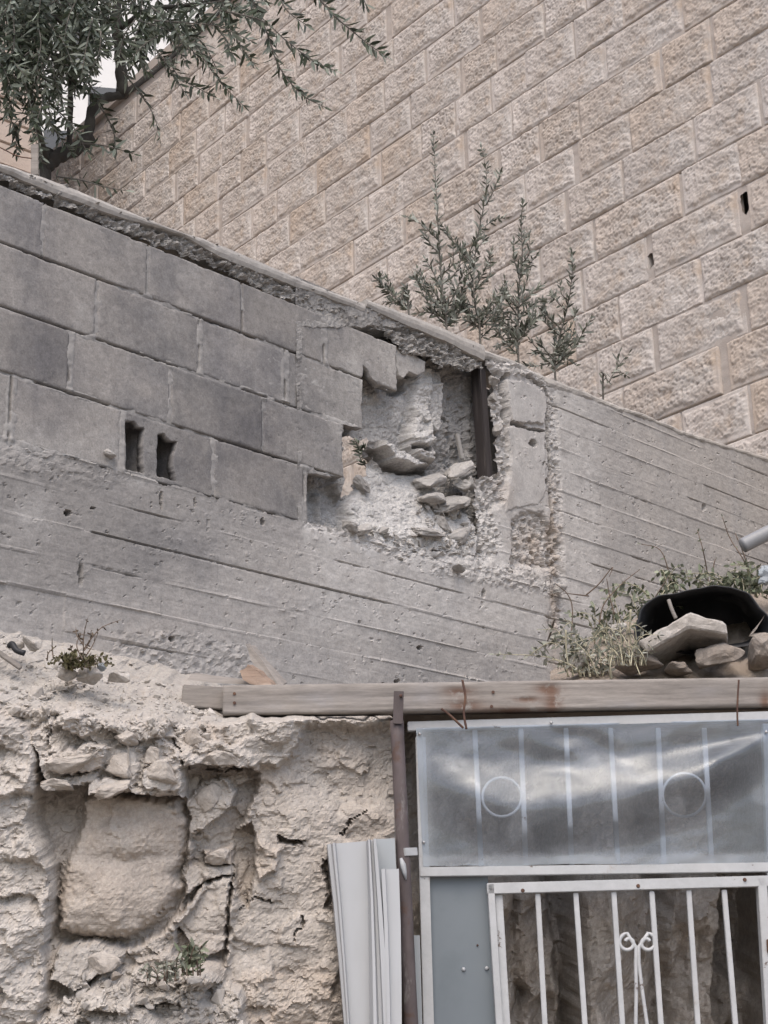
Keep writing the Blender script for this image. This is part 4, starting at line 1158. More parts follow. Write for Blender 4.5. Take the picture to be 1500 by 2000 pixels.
# capping: rough bed, screed strip, loose slab, lip over the panel
def strip(name, top, bot, d_front, d_back, mat, seed, amp=0.004, step=0.02, nz=4):
    tp = WALL.poly(top); bp = WALL.poly(bot)
    if name == 'coping': tp = np.vstack([[-1.55, tp[0, 1]], tp]); bp = np.vstack([[-1.55, bp[0, 1]], bp])
    u = np.arange(max(tp[0, 0], bp[0, 0]), min(tp[-1, 0], bp[-1, 0]), step)
    zt = np.interp(u, tp[:, 0], tp[:, 1]) + 0.003 * fbm(u / 0.06, u * 0, 3, seed); zb = np.interp(u, bp[:, 0], bp[:, 1]) + 0.004 * fbm(u / 0.05, u * 0 + 3, 3, seed)
    rings = []
    for j in range(nz):
        t = j / (nz - 1)
        z = zb + (zt - zb) * t
        d = d_front + amp * fbm(u / 0.05, z / 0.03, 4, seed + 1) - 0.006 * (abs(t - 0.5) > 0.45)
        rings.append(WALL.pt(u, z, d))
    rings.append(WALL.pt(u, zt + 0.004, np.full(u.shape, d_back)))
    rings.append(WALL.pt(u, zb, np.full(u.shape, d_back)))
    rings.append(WALL.pt(u, zb - 0.001 , np.full(u.shape, (d_front + d_back) / 2) + 0.01 * fbm(u / 0.05, u * 0, 3, seed + 7)))
    P = np.stack(rings, 0); k, n, _ = P.shape
    V = P.reshape(-1, 3); F = []
    for j in range(k):
        j2 = (j + 1) % k
        a = np.arange(n - 1)
        F.append(np.stack([j * n + a, j * n + a + 1, j2 * n + a + 1, j2 * n + a], 1))
    me = bpy.data.meshes.new(name)
    faces = np.concatenate(F).tolist() + [[j * n for j in range(k)], [j * n + n - 1 for j in range(k)][::-1]]
    me.from_pydata(V.tolist(), [], faces); me.update()
    b = bmesh.new(); b.from_mesh(me); bmesh.ops.recalc_face_normals(b, faces=b.faces[:]); b.to_mesh(me); b.free()
    return obj(name, me, mat, rw)
CT = [(-320, 196), (-90, 286), (0, 322), (75, 345), (150, 374), (300, 435), (400, 470), (480, 502), (615, 560), (716, 597)]
CB = [(-320, 208), (-90, 298), (0, 334), (100, 377), (225, 424), (350, 458), (430, 505), (550, 551), (650, 586), (716, 612)]
strip('coping', CT, CB, 0.012, -0.23, m_coping, 901)
strip('coping_slab', [(712, 586), (780, 611), (860, 642), (944, 677)], [(712, 600), (780, 632), (860, 664), (944, 706)], 0.015, -0.23, m_coping, 911, 0.002)
strip('panel_lip', [(945, 682), (1000, 702), (1070, 738), (1140, 764), (1200, 789), (1262, 810), (1330, 840), (1400, 862), (1500, 893), (1560, 915)],
      [(945, 698), (1000, 716), (1070, 754), (1140, 777), (1200, 801), (1262, 818), (1330, 850), (1400, 871), (1500, 902), (1560, 925)], 0.004, -0.22, m_coping, 921, 0.008)
bedpoly = WALL.poly(CT[:] + [(716, 597), (780, 625), (860, 655), (944, 690), (944, 716), (905, 726), (880, 712), (860, 716), (830, 692), (800, 692), (776, 672), (750, 644), (690, 625), (625, 604), (530, 574), (475, 544), (430, 519), (345, 489), (225, 444), (115, 396), (0, 352), (-90, 316), (-320, 228)])
bedpoly = np.vstack([[-1.55, bedpoly[0, 1]], bedpoly, [-1.55, bedpoly[-1, 1]]])
def bed_depth(U, V):
    f, e = facets(U / 0.030, V / 0.020, 931, 1.4, 60.0)
    return -0.008 + 0.024 * f + 0.024 * fbm(U / 0.03, V / 0.022, 5, 932, 0.7) + 0.004 * vnoise(U / 0.006, V / 0.006, 933), {'dust': np.clip(0.7 * fbm(U / 0.1, V / 0.1, 3, 934), 0, 1)}
obj('coping_bed', surf('coping_bed', WALL, np.concatenate([np.arange(-1.5, -0.45, 0.012), np.arange(-0.45, 2.40, 0.0042)]), np.arange(4.08, 4.36, 0.0042), bed_depth,
    sdf=lambda u, v: psdf(bedpoly, u + 0.012 * fbm(u / 0.035, v / 0.035, 4, 941, 0.6), v + 0.016 * fbm(u / 0.035 + 5, v / 0.035, 4, 942, 0.6)), smooth=False), m_crumb, rw)
for (x, y, w, h, dd, sd_) in ((1083, 1152, .085, .05, .03, 3), (887, 1112, .06, .035, .02, 5), (212, 886, .05, .03, .0, 8), (965, 745, .05, .06, .0, 9), (968, 775, .045, .05, -.005, 10), (972, 840, .04, .07, .0, 11)):
    P = WALL.hit(x, y) + WALL.n * dd
    rock_obj('lump', (w, 0.06, h), P, (0.2, 0.3 * (sd_ % 3 - 1), math.radians(47)), sd_, m_debris, parent=rw)

# loose pieces lying in the break
RUB = [((908, 914), (.13, .07, .05), -28, 'flat grey slab, topmost piece of the rubble in the wall hole', -0.045),
       ((862, 934), (.11, .07, .045), -22, 'pale slab under the topmost slab in the wall hole', -0.05),
       ((853, 972), (.10, .07, .05), -18, 'rounded pale chunk at the left of the rubble in the wall hole', -0.03),
       ((893, 982), (.15, .08, .055), -24, 'largest tilted slab in the middle of the wall hole rubble', -0.02),
       ((915, 944), (.055, .05, .05), 10, 'small square chunk wedged below the topmost slab in the hole', -0.03),
       ((930, 942), (.04, .04, .055), 20, 'small upright chip beside the dark stake foot', -0.03),
       ((876, 1022), (.09, .07, .05), 30, 'broken chunk under the largest tilted slab in the hole', -0.04),
       ((840, 1040), (.12, .06, .035), -8, 'thin wedge of concrete at the bottom of the wall hole', -0.005),
       ((905, 1045), (.13, .07, .08), -20, 'pale dusty boulder at the lower right rim of the hole', -0.03),
       ((688, 1030), (.055, .05, .04), 10, 'small white chip on the lower left rim of the hole', 0.0),
       ((708, 1036), (.05, .05, .03), -35, 'small grey chip on the lower left rim of the hole', 0.0),
       ((733, 936), (.06, .05, .05), 15, 'grey chunk just under the see-through gap', -0.08)]
for k, (p, sz, rot, lab, dd) in enumerate(RUB):
    P = WALL.hit(*p) + WALL.n * dd
    sz = (sz[0] * 1.65, sz[1] * 1.5, sz[2] * 1.15)
    rock_obj('rubble_stone', sz, P, (0.25, math.radians(rot), math.radians(47)), 60 + k, m_debris, lab, 'rubble', 'rubble lying in the wall hole', boxy=0.92, npts=22, rough=0.05)
def chips(name, fr, polys, n, size, mat, seed, ddir_fn, kind='stuff', parent=None):
    rnd = random.Random(seed); parts = []
    base = []
    for q in range(6):
        bm = rock_bm((1, 1, 1), seed + q, npts=9, boxy=0.4, cuts=0, rough=0.02)
        bmesh.ops.triangulate(bm, faces=bm.faces[:])
        v = np.array([w.co[:] for w in bm.verts]); bm.verts.index_update(); f = np.array([[w.index for w in g.verts] for g in bm.faces]); bm.free()
        base.append((v, f))
    for k in range(n):
        poly = rnd.choice(polys)
        for _ in range(20):
            a = np.array(poly); x = rnd.uniform(a[:, 0].min(), a[:, 0].max()); y = rnd.uniform(a[:, 1].min(), a[:, 1].max())
            if psdf(poly, np.array([x]), np.array([y]))[0] < 0: break
        P = ddir_fn(x, y)
        s = size * rnd.lognormvariate(0, 0.5)
        v, f = rnd.choice(base)
        R = np.array(Matrix.Rotation(rnd.uniform(0, 6.3), 3, Vector((rnd.gauss(0, 1), rnd.gauss(0, 1), rnd.gauss(0, 1)))))
        v = (v * np.array([s, s * rnd.uniform(.5, 1), s * rnd.uniform(.35, .8)])) @ R.T + P
        parts.append((v, np.zeros((0, 4), int), f))
    V, F, T = join_np(parts)
    return obj(name, mesh_np(name, V, F, T, smooth=False), mat, parent, None, None, None, kind)
def wall_rub(x, y):
    u, v = WALL.uv(np.array([[x]]), np.array([[y]]))
    D, _ = core_depth(u, v)
    return WALL.pt(u, v, np.maximum(D, -0.04) + 0.006)[0, 0]
chips('crumbs', WALL, [[(602, 1016), (690, 1034), (760, 1058), (840, 1078), (925, 1085), (930, 1060), (840, 1050), (720, 1025)], [(820, 960), (930, 990), (930, 1060), (840, 1050)]], 190, 0.016, m_debris, 5, wall_rub, parent=rw)

# ================================================================== TIMBER LINTEL AND ROOF OF THE DUG-OUT
LINT = Frame(at(435, 1365, 4.70), math.radians(86.8))
def surf_px(fr, x0, x1, y0, y1, step):
    u0, _ = fr.uv(x0, (y0 + y1) / 2); u1, _ = fr.uv(x1, (y0 + y1) / 2)
    return np.arange(u0, u1, step)
lz1 = float(LINT.uv(435, 1338)[1]); lz0 = float(LINT.uv(435, 1396)[1])
lu = np.arange(0.0, float(LINT.uv(2250, 1365)[0]), 0.008)
def lint_depth(U, V):
    x, y = LINT.px(U, V)
    ed = np.minimum(V - lz0, lz1 - V)
    D = 0.003 * fbm(U / 0.5, V / 0.02, 4, 1001) - 0.005 * (1 - sstep(0, 0.006, ed + 0.002 * fbm(U / 0.03, V / 0.03, 2, 1002)))
    bk = 0
    for cx, cy, sx, sy in ((895, 1350, 30, 9), (908, 1378, 35, 12), (1000, 1388, 60, 7), (1068, 1345, 24, 10), (1080, 1372, 18, 24), (1030, 1366, 25, 6), (1495, 1370, 12, 20)):
        bk = bk + gauss(x, y, cx, cy, sx, sy)
    st = 0.8 * gauss(x, y, 820, 1360, 40, 25) + 0.7 * gauss(x, y, 1250, 1380, 90, 14) + 0.6 * gauss(x, y, 1390, 1350, 40, 12) + gauss(x, y, 640, 1365, 70, 18) + 0.6 * gauss(x, y, 500, 1380, 60, 14)
    return D - 0.004 * np.clip(bk, 0, 1), {'bark': np.clip(bk, 0, 1), 'stain': np.clip(st, 0, 1)}
beam = empty('timber_lintel', LINT.pt(0, lz0), 'long weathered timber plank laid across the rock and over the white gate', 'beam')
plank = obj('plank', surf('plank', LINT, lu, np.linspace(lz0, lz1, 26), lint_depth, thick=0.05), m_wood, beam)
for (x, y) in ((458, 1355), (458, 1373), (963, 1352), (960, 1380)):
    bm = bmesh.new(); bmesh.ops.create_cone(bm, cap_ends=True, segments=10, radius1=0.0045, radius2=0.0045, depth=0.006)
    me = bm_mesh('nail', bm); P = LINT.hit(x, y) + LINT.n * 0.001
    me.transform(Matrix.Translation(Vector(P)) @ Matrix.Rotation(math.pi / 2, 4, 'X'))
    obj('nail', me, m_rust, plank)
def board(name, fr, a, b, w, d, off, mat, label, cat, group=None, bev=0.003):
    P0 = fr.hit(*a) + fr.n * off; P1 = fr.hit(*b) + fr.n * off
    return obj(name, box_between(P0, P1, (0, 0, 1), w, d, name, bev), mat, None, label, cat, group)
board('plank_offcut', LINT, (352, 1350), (470, 1358), 0.066, 0.04, -0.08, m_wood, 'short grey plank tucked behind the left end of the timber lintel', 'plank')
def splint(name, pts, th, mat, label):
    """flat splintered board from an outline in photo pixels, at depth Y"""
    bm = bmesh.new()
    f = [bm.verts.new(Vector(at(x, y, Y))) for x, y, Y in pts]
    fc = bm.faces.new(f)
    r = bmesh.ops.extrude_face_region(bm, geom=[fc])
    vv = [g for g in r['geom'] if isinstance(g, bmesh.types.BMVert)]
    bmesh.ops.translate(bm, verts=vv, vec=(0.01, th, 0.01))
    bmesh.ops.recalc_face_normals(bm, faces=bm.faces[:])
    return obj(name, bm_mesh(name, bm), mat, None, label, 'wood scrap', 'broken wood on the lintel')
splint('wood_scrap', [(366, 1327, 4.80), (374, 1316, 4.82), (400, 1320, 4.83), (448, 1326, 4.84), (492, 1331, 4.84), (500, 1338, 4.83), (420, 1334, 4.80)], 0.035, m_wood, 'long flat grey wood scrap on the left end of the lintel')
splint('wood_scrap', [(468, 1310, 4.78), (478, 1306, 4.78), (484, 1298, 4.78), (496, 1306, 4.78), (506, 1311, 4.78), (514, 1322, 4.78), (526, 1330, 4.78), (533, 1341, 4.77), (505, 1339, 4.77), (488, 1336, 4.77), (474, 1327, 4.77)], 0.05, m_wood_fresh, 'split orange brown wood block on top of the lintel')
splint('wood_scrap', [(480, 1258, 4.88), (486, 1266, 4.88), (490, 1261, 4.88), (512, 1290, 4.86), (536, 1316, 4.85), (554, 1336, 4.84), (546, 1342, 4.83), (524, 1342, 4.83), (500, 1304, 4.86), (488, 1286, 4.87), (485, 1272, 4.88)], 0.03, m_wood, 'pointed grey brown board end standing up on the lintel')
# roof boards and earth over the dug-out
ra = LINT.pt(np.array([0.46, 2.7]), np.zeros(2), np.array([-0.06, -0.06])); rb = np.array([at(2200, 1500, 7.4), at(860, 1500, 5.85)])
obj('dugout_roof', prism('dugout_roof', [ra[0][:2], ra[1][:2], rb[0][:2], rb[1][:2]], lz0 + 0.03, lz1 - 0.012), m_soil, kind='structure')
MOUND = [(1075, 1312), (1100, 1296), (1130, 1262), (1165, 1238), (1210, 1215), (1260, 1200), (1330, 1180), (1420, 1165), (1500, 1150), (1600, 1140), (2200, 1130)]
mp = np.array(MOUND, float)
n_s, n_t = 240, 60
Vm = np.zeros((n_t, n_s, 3))
xs = np.linspace(1075, 2150, n_s)
yt = np.interp(xs, mp[:, 0], mp[:, 1])
for j in range(n_t):
    t = j / (n_t - 1)
    y = 1338 + (yt - 1338) * t + 6 * fbm(xs / 22, np.full(n_s, t * 6), 4, 1101) * (t > 0.02)
    Y = 4.86 + 0.75 * t ** 1.2 + 0.05 * fbm(xs / 30, np.full(n_s, t * 5), 4, 1102)
    Vm[j] = CAM + ray(xs, y) * (Y / ray(xs, y)[:, 1])[:, None]
back = Vm[-1] + np.array([0.1, 1.2, -0.3])
Vall = np.concatenate([Vm.reshape(-1, 3), back])
F = grid_faces(n_s, n_t + 1)
Fn = F if np.cross(Vall[1] - Vall[0], Vall[n_s] - Vall[0]) @ (CAM - Vall[0]) > 0 else F[:, ::-1]
obj('soil_mound', mesh_np('soil_mound', Vall, Fn), m_soil, kind='structure')

# ================================================================== POST, STRAP AND WIRES
def ext_down(P0, P1, z=0.0):
    d = P1 - P0
    k = (z - P0[2]) / d[2]
    return P0 + d * k
post = empty('rusty_post', at(812, 2000, 4.70) * np.array([1, 1, 0]), 'rusty brown pipe post with flaking paint left of the white gate', 'post')
P0 = at(775, 1408, 4.70); P1 = ext_down(P0, at(803, 2000, 4.68), 0.0)
k = np.linspace(0, 1, 40)[:, None]
pp = P0 + (P1 - P0) * k
pipe_ = obj('pipe', tube_mesh(pp, 0.0195 + 0.0006 * fbm(k[:, 0] * 20, k[:, 0] * 0, 2, 5), 20, 'pipe'), m_pipe, post)
strap_ = obj('strap', box_between(at(777, 1414, 4.675), at(779, 1350, 4.672), (1, 0, 0), 0.029, 0.006, 'strap', 0.001), m_pipe, post)
obj('weld_tab', box_between(at(790, 1664, 4.67), at(814, 1663, 4.70), (0, 0, 1), 0.022, 0.008, 'weld_tab', 0.001), m_white, post)
bm = bmesh.new(); bmesh.ops.create_uvsphere(bm, u_segments=10, v_segments=6, radius=0.005)
me = bm_mesh('bolt', bm, True); me.transform(Matrix.Translation(Vector(at(783, 1359, 4.665)))); obj('bolt', me, m_rust, strap_)
rag = np.array([at(x, y, 4.662) for x, y in ((783, 1676), (787, 1690), (790, 1704), (793, 1718))])
obj('paint_flake', tube_mesh(rag, np.array([.004, .009, .007, .002]), 6, 'flake'), m_profile, pipe_)
def wire(name, pts, r, mat, label, cat='wire', group=None):
    return obj(name, tube_mesh(curve_pts([at(*p) for p in pts], 8), r, 7, name), mat, None, label, cat, group)
wire('bent_wire', [(903, 1328, 4.67), (909, 1360, 4.668), (906, 1392, 4.668), (911, 1424, 4.67)], 0.0035, m_rust, 'rusty tie wire hanging over the lintel above the gate left corner', group='rusty wires on the lintel')
wire('bent_wire', [(1443, 1328, 4.74), (1441, 1360, 4.738), (1440, 1392, 4.738), (1441, 1418, 4.74)], 0.0028, m_rust, 'rusty tie wire hanging over the lintel near the right edge', group='rusty wires on the lintel')
wire('bent_nail', [(862, 1384, 4.66), (880, 1398, 4.665), (905, 1422, 4.67)], 0.0035, m_rust, 'slanting bent nail in front of the lintel left of the wire', 'nail')

# ================================================================== WHITE SHEET PROFILES LEANING BESIDE THE POST
def fold_profile(name, label, tl, tr, bl, br, Yt, Yb, ribs, mat, group):
    """folded metal strip: ribs = list of (s across 0..1, depth) profile"""
    a = np.array([at(tl[0], tl[1], Yt), at(tr[0], tr[1], Yt)]); b = np.array([at(bl[0], bl[1], Yb), at(br[0], br[1], Yb)])
    s = np.array([r[0] for r in ribs]); dp = np.array([r[1] for r in ribs])
    top = a[0] + (a[1] - a[0]) * s[:, None] + np.array([0, -1, 0]) * dp[:, None]
    bot = b[0] + (b[1] - b[0]) * s[:, None] + np.array([0, -1, 0]) * dp[:, None]
    bot2 = np.array([ext_down(t, q, 0.01) for t, q in zip(top, bot)])
    n = len(s); m = 14
    V = []
    for j in range(m):
        t = j / (m - 1)
        V.append(top + (bot2 - top) * t + np.array([0.002, 0.002, 0]) * math.sin(j * 1.3))
    V = np.concatenate(V)
    F = grid_faces(n, m)
    if np.cross(V[1] - V[0], V[n] - V[0]) @ (CAM - V[0]) < 0: F = F[:, ::-1]
    me = mesh_np(name, V, F, smooth=False)
    o = obj(name, me, mat, None, label, 'metal profile', group)
    md = o.modifiers.new('thickness', 'SOLIDIFY'); md.thickness = 0.0022; md.offset = -1
    return o
G_ = 'white metal profiles leaning by the post'
fold_profile('metal_profile', 'widest white folded profile, leftmost of those leaning by the post', (637, 1650), (718, 1643), (672, 2000), (725, 2000), 4.66, 4.60, [(0, -.012), (0.03, .010), (0.12, .012), (0.16, .030), (0.22, .032), (0.24, .012), (0.97, .006), (1.0, .03)], m_profile, G_)
fold_profile('metal_profile', 'narrow white grooved profile, second from the left by the post', (716, 1642), (735, 1640), (724, 2000), (762, 2000), 4.64, 4.57, [(0, .0), (0.18, .022), (0.35, .022), (0.45, .006), (0.62, .006), (0.7, .026), (1.0, .028)], m_profile, G_)
fold_profile('metal_profile', 'short grey faced profile end standing behind the others by the post', (733, 1639), (771, 1637), (745, 2000), (783, 2000), 4.67, 4.63, [(0, .02), (0.04, .0), (1.0, .0), (1.0, -.03)], m_profile_grey, G_)
fold_profile('metal_profile', 'white edged profile with a pale grey face right beside the post', (744, 1699), (779, 1697), (756, 2000), (785, 2000), 4.63, 4.56, [(0, .0), (0.02, .024), (0.24, .026), (0.27, .006), (1.0, .004), (1.0, -.025)], m_profile, G_)
board('metal_strip', GATE, (812, 1828), (818, 2040), 0.02, 0.006, 0.03, m_profile_grey, 'thin blue-grey metal strip between the post and the gate jamb', 'metal strip', bev=0.001)

# ================================================================== GATE
gate = empty('barred_gateway', GATE.pt(0, 0), 'white painted steel gate frame with a barred panel above the gate', 'gateway')
def gbar(name, a, b, w, d, off, mat, parent, down=False, bev=0.0015):
    P0 = GATE.hit(*a) + GATE.n * off; P1 = GATE.hit(*b) + GATE.n * off
    if down: P1 = ext_down(P0, P1, 0.02)
    side = np.array([0, 0, 1.0]) if abs(b[0] - a[0]) > abs(b[1] - a[1]) else GATE.u
    return obj(name, box_between(P0, P1, side, w, d, name, bev), mat, parent)
gbar('top_rail', (796, 1420), (1560, 1398), 0.027, 0.03, 0.0, m_white, gate)
gbar('jamb', (821, 1440), (837, 2000), 0.029, 0.028, 0.0, m_white, gate, True)
gbar('jamb', (1497, 1415), (1516, 2000), 0.029, 0.028, 0.0, m_white, gate, True)
gbar('transom', (820, 1704), (1540, 1694), 0.026, 0.03, 0.004, m_white, gate)
for (a, b) in ((927, 940), (1017, 1027), (1105, 1117), (1192, 1207), (1285, 1297), (1375, 1390)):
    gbar('bar', (a, 1422), (b, 1692), 0.014, 0.014, 0.0, m_white, gate)
for (cx, cy, r) in ((980, 1557, 38), (1336, 1553, 42)):
    th = np.linspace(0, 2 * math.pi, 41)
    P = np.array([GATE.hit(cx + r * math.cos(t), cy + r * math.sin(t)) + GATE.n * 0.004 for t in th])
    V, F, T = tube(P, 0.0042, 8, cap=False)
    obj('ring', mesh_np('ring', V, F), m_white, gate)
sp = gbar('side_sheet', (890, 1706), (905, 2000), 0.185, 0.004, -0.012, m_sheet, gate, True, 0.0006)
for (x, y) in ((906, 1893), (951, 1891), (933, 1846)):
    bm = bmesh.new(); bmesh.ops.create_uvsphere(bm, u_segments=10, v_segments=6, radius=0.006 if x != 933 else 0.003)
    me = bm_mesh('rivet', bm, True); me.transform(Matrix.Translation(Vector(GATE.hit(x, y) - GATE.n * 0.008)))
    obj('rivet', me, m_profile if x != 933 else m_rust, sp)
leaf = empty('gate_leaf', GATE.hit(1220, 2000) * np.array([1, 1, 0]), 'white barred gate leaf with two scrolls hung in the gate frame', 'gate')
gbar('stile', (957, 1728), (974, 2000), 0.019, 0.034, 0.012, m_white, leaf, True)
gbar('stile', (973, 1748), (988, 2000), 0.022, 0.022, 0.004, m_white, leaf, True)
gbar('stile', (1484, 1716), (1501, 2000), 0.026, 0.034, 0.012, m_white, leaf, True)
lrail = gbar('top_rail', (950, 1737), (1497, 1722), 0.030, 0.03, 0.014, m_white, leaf)
for (a, b) in ((1049, 1063), (1123, 1141), (1197, 1214), (1271, 1289), (1343, 1361), (1412, 1434)):
    gbar('bar', (a, 1746 - (a - 1049) * .02), (b, 2000), 0.0145, 0.0145, 0.012, m_white, leaf, True)
for (x, y) in ((1019, 1741), (1243, 1732), (1450, 1720)):
    bm = bmesh.new(); bmesh.ops.create_cone(bm, cap_ends=True, segments=12, radius1=0.006, radius2=0.004, depth=0.006)
    me = bm_mesh('screw', bm); me.transform(Matrix.Translation(Vector(GATE.hit(x, y) + GATE.n * 0.031)) @ Matrix.Rotation(math.pi / 2, 4, 'X')); obj('screw', me, m_rust, lrail)
for sgn, cx, foot in ((-1, 1225, (1240, 2000)), (1, 1262, (1262, 2000))):
    pts = []
    for t in np.linspace(0, 1, 26):
        ang = t * 2 * math.pi * 1.15
        rr = 6 + 13 * t
        a0 = math.pi if sgn < 0 else 0
        ang2 = (a0 + ang * 1) if sgn > 0 else (a0 - ang)
        pts.append((cx + rr * math.cos(ang2 + (0.5 if sgn > 0 else -0.5)), 1842 - rr * math.sin(ang2 + (0.5 if sgn > 0 else -0.5)) * -1 * -1))
    stem = [(1243 + sgn * 3, 1850), (1243 + sgn * 3, 1880), ((1241 if sgn < 0 else 1252), 1930), foot, (foot[0] + 3, 2060)]
    P = [GATE.hit(*p) + GATE.n * 0.014 for p in pts + stem]
    obj('scroll', tube_mesh(np.array(P), 0.0055, 8, 'scroll'), m_white, leaf)
gbar('hinge', (1497, 1836), (1499, 1862), 0.016, 0.02, 0.03, m_rust, leaf)
# clear film stretched over the upper panel
def film_mesh():
    ns_, nt = 150, 70
    S, T = np.meshgrid(np.linspace(0, 1, ns_), np.linspace(0, 1, nt))
    X = (812 + 688 * S) * (1 - T) + (826 + 680 * S) * T
    Y = (1424 - 18 * S) * (1 - T) + (1694 - 8 * S) * T + 4 * fbm(S * 9, T * 0, 3, 1301) * (T > 0.98)
    P = GATE.hit(X, Y)
    t1 = np.interp(S, [0, .18, .32, .55, .82, 1], [.08, .20, .24, .19, .15, .08])
    t2 = np.interp(S, [0, .15, .28, .42, .57, .78, 1], [.36, .52, .62, .60, .55, .40, .12])
    rise = sstep(0, 1, np.clip((T - t1) / np.maximum(t2 - t1, 0.03), 0, 1)); fall = 1 - sstep(0, 1, np.clip((T - t2) / 0.34, 0, 1))
    env = np.clip(np.minimum(S, 1 - S) * 6, 0, 1)
    d = 0.017 + 0.05 * rise * fall * env + 0.004 * fbm(S * 6 + T * 2, T * 5, 3, 1302) * env
    d += 0.005 * np.sin(34 * (S * 0.8 - T * 0.5) + 3 * fbm(S * 4, T * 3, 2, 1303)) * np.exp(-((S - 0.45) / 0.22) ** 2 - ((T - 0.2) / 0.16) ** 2)
    hz = 0.22 * (1 - sstep(0.0, 0.05, S)) + 0.20 * sstep(0.90, 0.95, T + 0.02 * fbm(S * 12, T * 3, 3, 1304)) + 0.10 * sstep(0.3, 0.6, fbm(S * 7, T * 4, 4, 1305))
    Pw = P + d[..., None] * GATE.n
    F = grid_faces(ns_, nt)
    V = Pw.reshape(-1, 3)
    if np.cross(V[1] - V[0], V[ns_] - V[0]) @ (CAM - V[0]) < 0: F = F[:, ::-1]
    me = mesh_np('film', V, F); attr(me, 'haze', hz)
    return me
film = obj('plastic_film', film_mesh(), m_film, None, 'wrinkled clear plastic film nailed over the barred panel above the gate', 'plastic sheet')
for (x, y) in ((819, 1436), (827, 1647), (1075, 1414), (1493, 1432)):
    bm = bmesh.new(); bmesh.ops.create_uvsphere(bm, u_segments=8, v_segments=5, radius=0.0045)
    me = bm_mesh('screw', bm, True); me.transform(Matrix.Translation(Vector(GATE.hit(x, y) + GATE.n * 0.022))); obj('screw', me, m_screw, film)

# ================================================================== THINGS ON THE ROOF AND LEDGES
def px_rock(name, x, y, Y, wpx_, hpx, dep, rot, seed, mat, label, cat='stone', group=None, boxy=0.6, **kw):
    s = Y / 3150.0
    return rock_obj(name, (wpx_ * s, dep, hpx * s), at(x, y, Y), (0.05, math.radians(rot), 0.2), seed, mat, label, cat, group, boxy=boxy, **kw)
def slab(name, top, thick_vec, depth_vec, Y, mat, label, group, seed):
    bm = bmesh.new()
    f = [bm.verts.new(Vector(at(x, y, Y))) for x, y in top]
    fc = bm.faces.new(f)
    r = bmesh.ops.extrude_face_region(bm, geom=[fc]); vv = [g for g in r['geom'] if isinstance(g, bmesh.types.BMVert)]
    bmesh.ops.translate(bm, verts=vv, vec=Vector(depth_vec))
    bmesh.ops.triangulate(bm, faces=bm.faces[:])
    bmesh.ops.bevel(bm, geom=bm.edges[:], offset=0.006, segments=1, affect='EDGES')
    bmesh.ops.triangulate(bm, faces=bm.faces[:])
    bmesh.ops.subdivide_edges(bm, edges=[e for e in bm.edges if e.calc_length() > 0.03], cuts=3, use_grid_fill=True)
    bmesh.ops.triangulate(bm, faces=bm.faces[:])
    bmesh.ops.recalc_face_normals(bm, faces=bm.faces[:]); bm.normal_update()
    for v in bm.verts: v.co += v.normal * mnoise.fractal(v.co * 22 + Vector((seed, 0, 0)), 1.0, 2.0, 4) * 0.006
    return obj(name, bm_mesh(name, bm), mat, None, label, 'stone', group)
GS = 'stones piled on the dug-out roof'
def prism_stone(name, face, Y0, dvec, mat, label, seed):
    return slab(name, face, None, dvec, Y0, mat, label, GS, seed)
# long dressed stone with a sawn underside
prism_stone('roof_stone', [(1246, 1252), (1300, 1222), (1345, 1196), (1416, 1216), (1422, 1240), (1345, 1226), (1262, 1274)], 4.80, (0.05, 0.27, -0.015), m_chunk, 'pale dressed slab tilted against the black tub on the roof', 3)
px_rock('roof_stone', 1405, 1284, 4.86, 112, 62, 0.16, -6, 23, m_brownstone, 'squared brown stone right of the tilted pale stone, resting on the lintel', group=GS)
px_rock('roof_stone', 1245, 1296, 4.88, 115, 60, 0.15, 8, 27, m_brownstone, 'reddish brown stone under the tilted pale stone on the roof', group=GS)
px_rock('roof_stone', 1485, 1272, 4.90, 90, 84, 0.2, -18, 31, m_brownstone, 'large dirty stone at the right end of the roof pile', group=GS)
px_rock('roof_stone', 1205, 1228, 4.98, 46, 38, 0.07, 5, 33, m_chunk, 'small pale pinkish stone among the weeds on the roof', group=GS)
px_rock('roof_stone', 1130, 1290, 4.95, 60, 46, 0.09, -30, 35, m_chunk, 'pale stone under grey weeds at the left foot of the roof pile', group=GS)
px_rock('roof_stone', 1322, 1310, 4.88, 60, 34, 0.12, 4, 36, m_brownstone, 'low dark stone between the two squared stones on the lintel', group=GS)
wire('broken_stick', [(1306, 1172, 4.84), (1312, 1190, 4.83), (1320, 1208, 4.83)], 0.006, m_wood, 'short split stick standing in front of the black tub', 'stick')
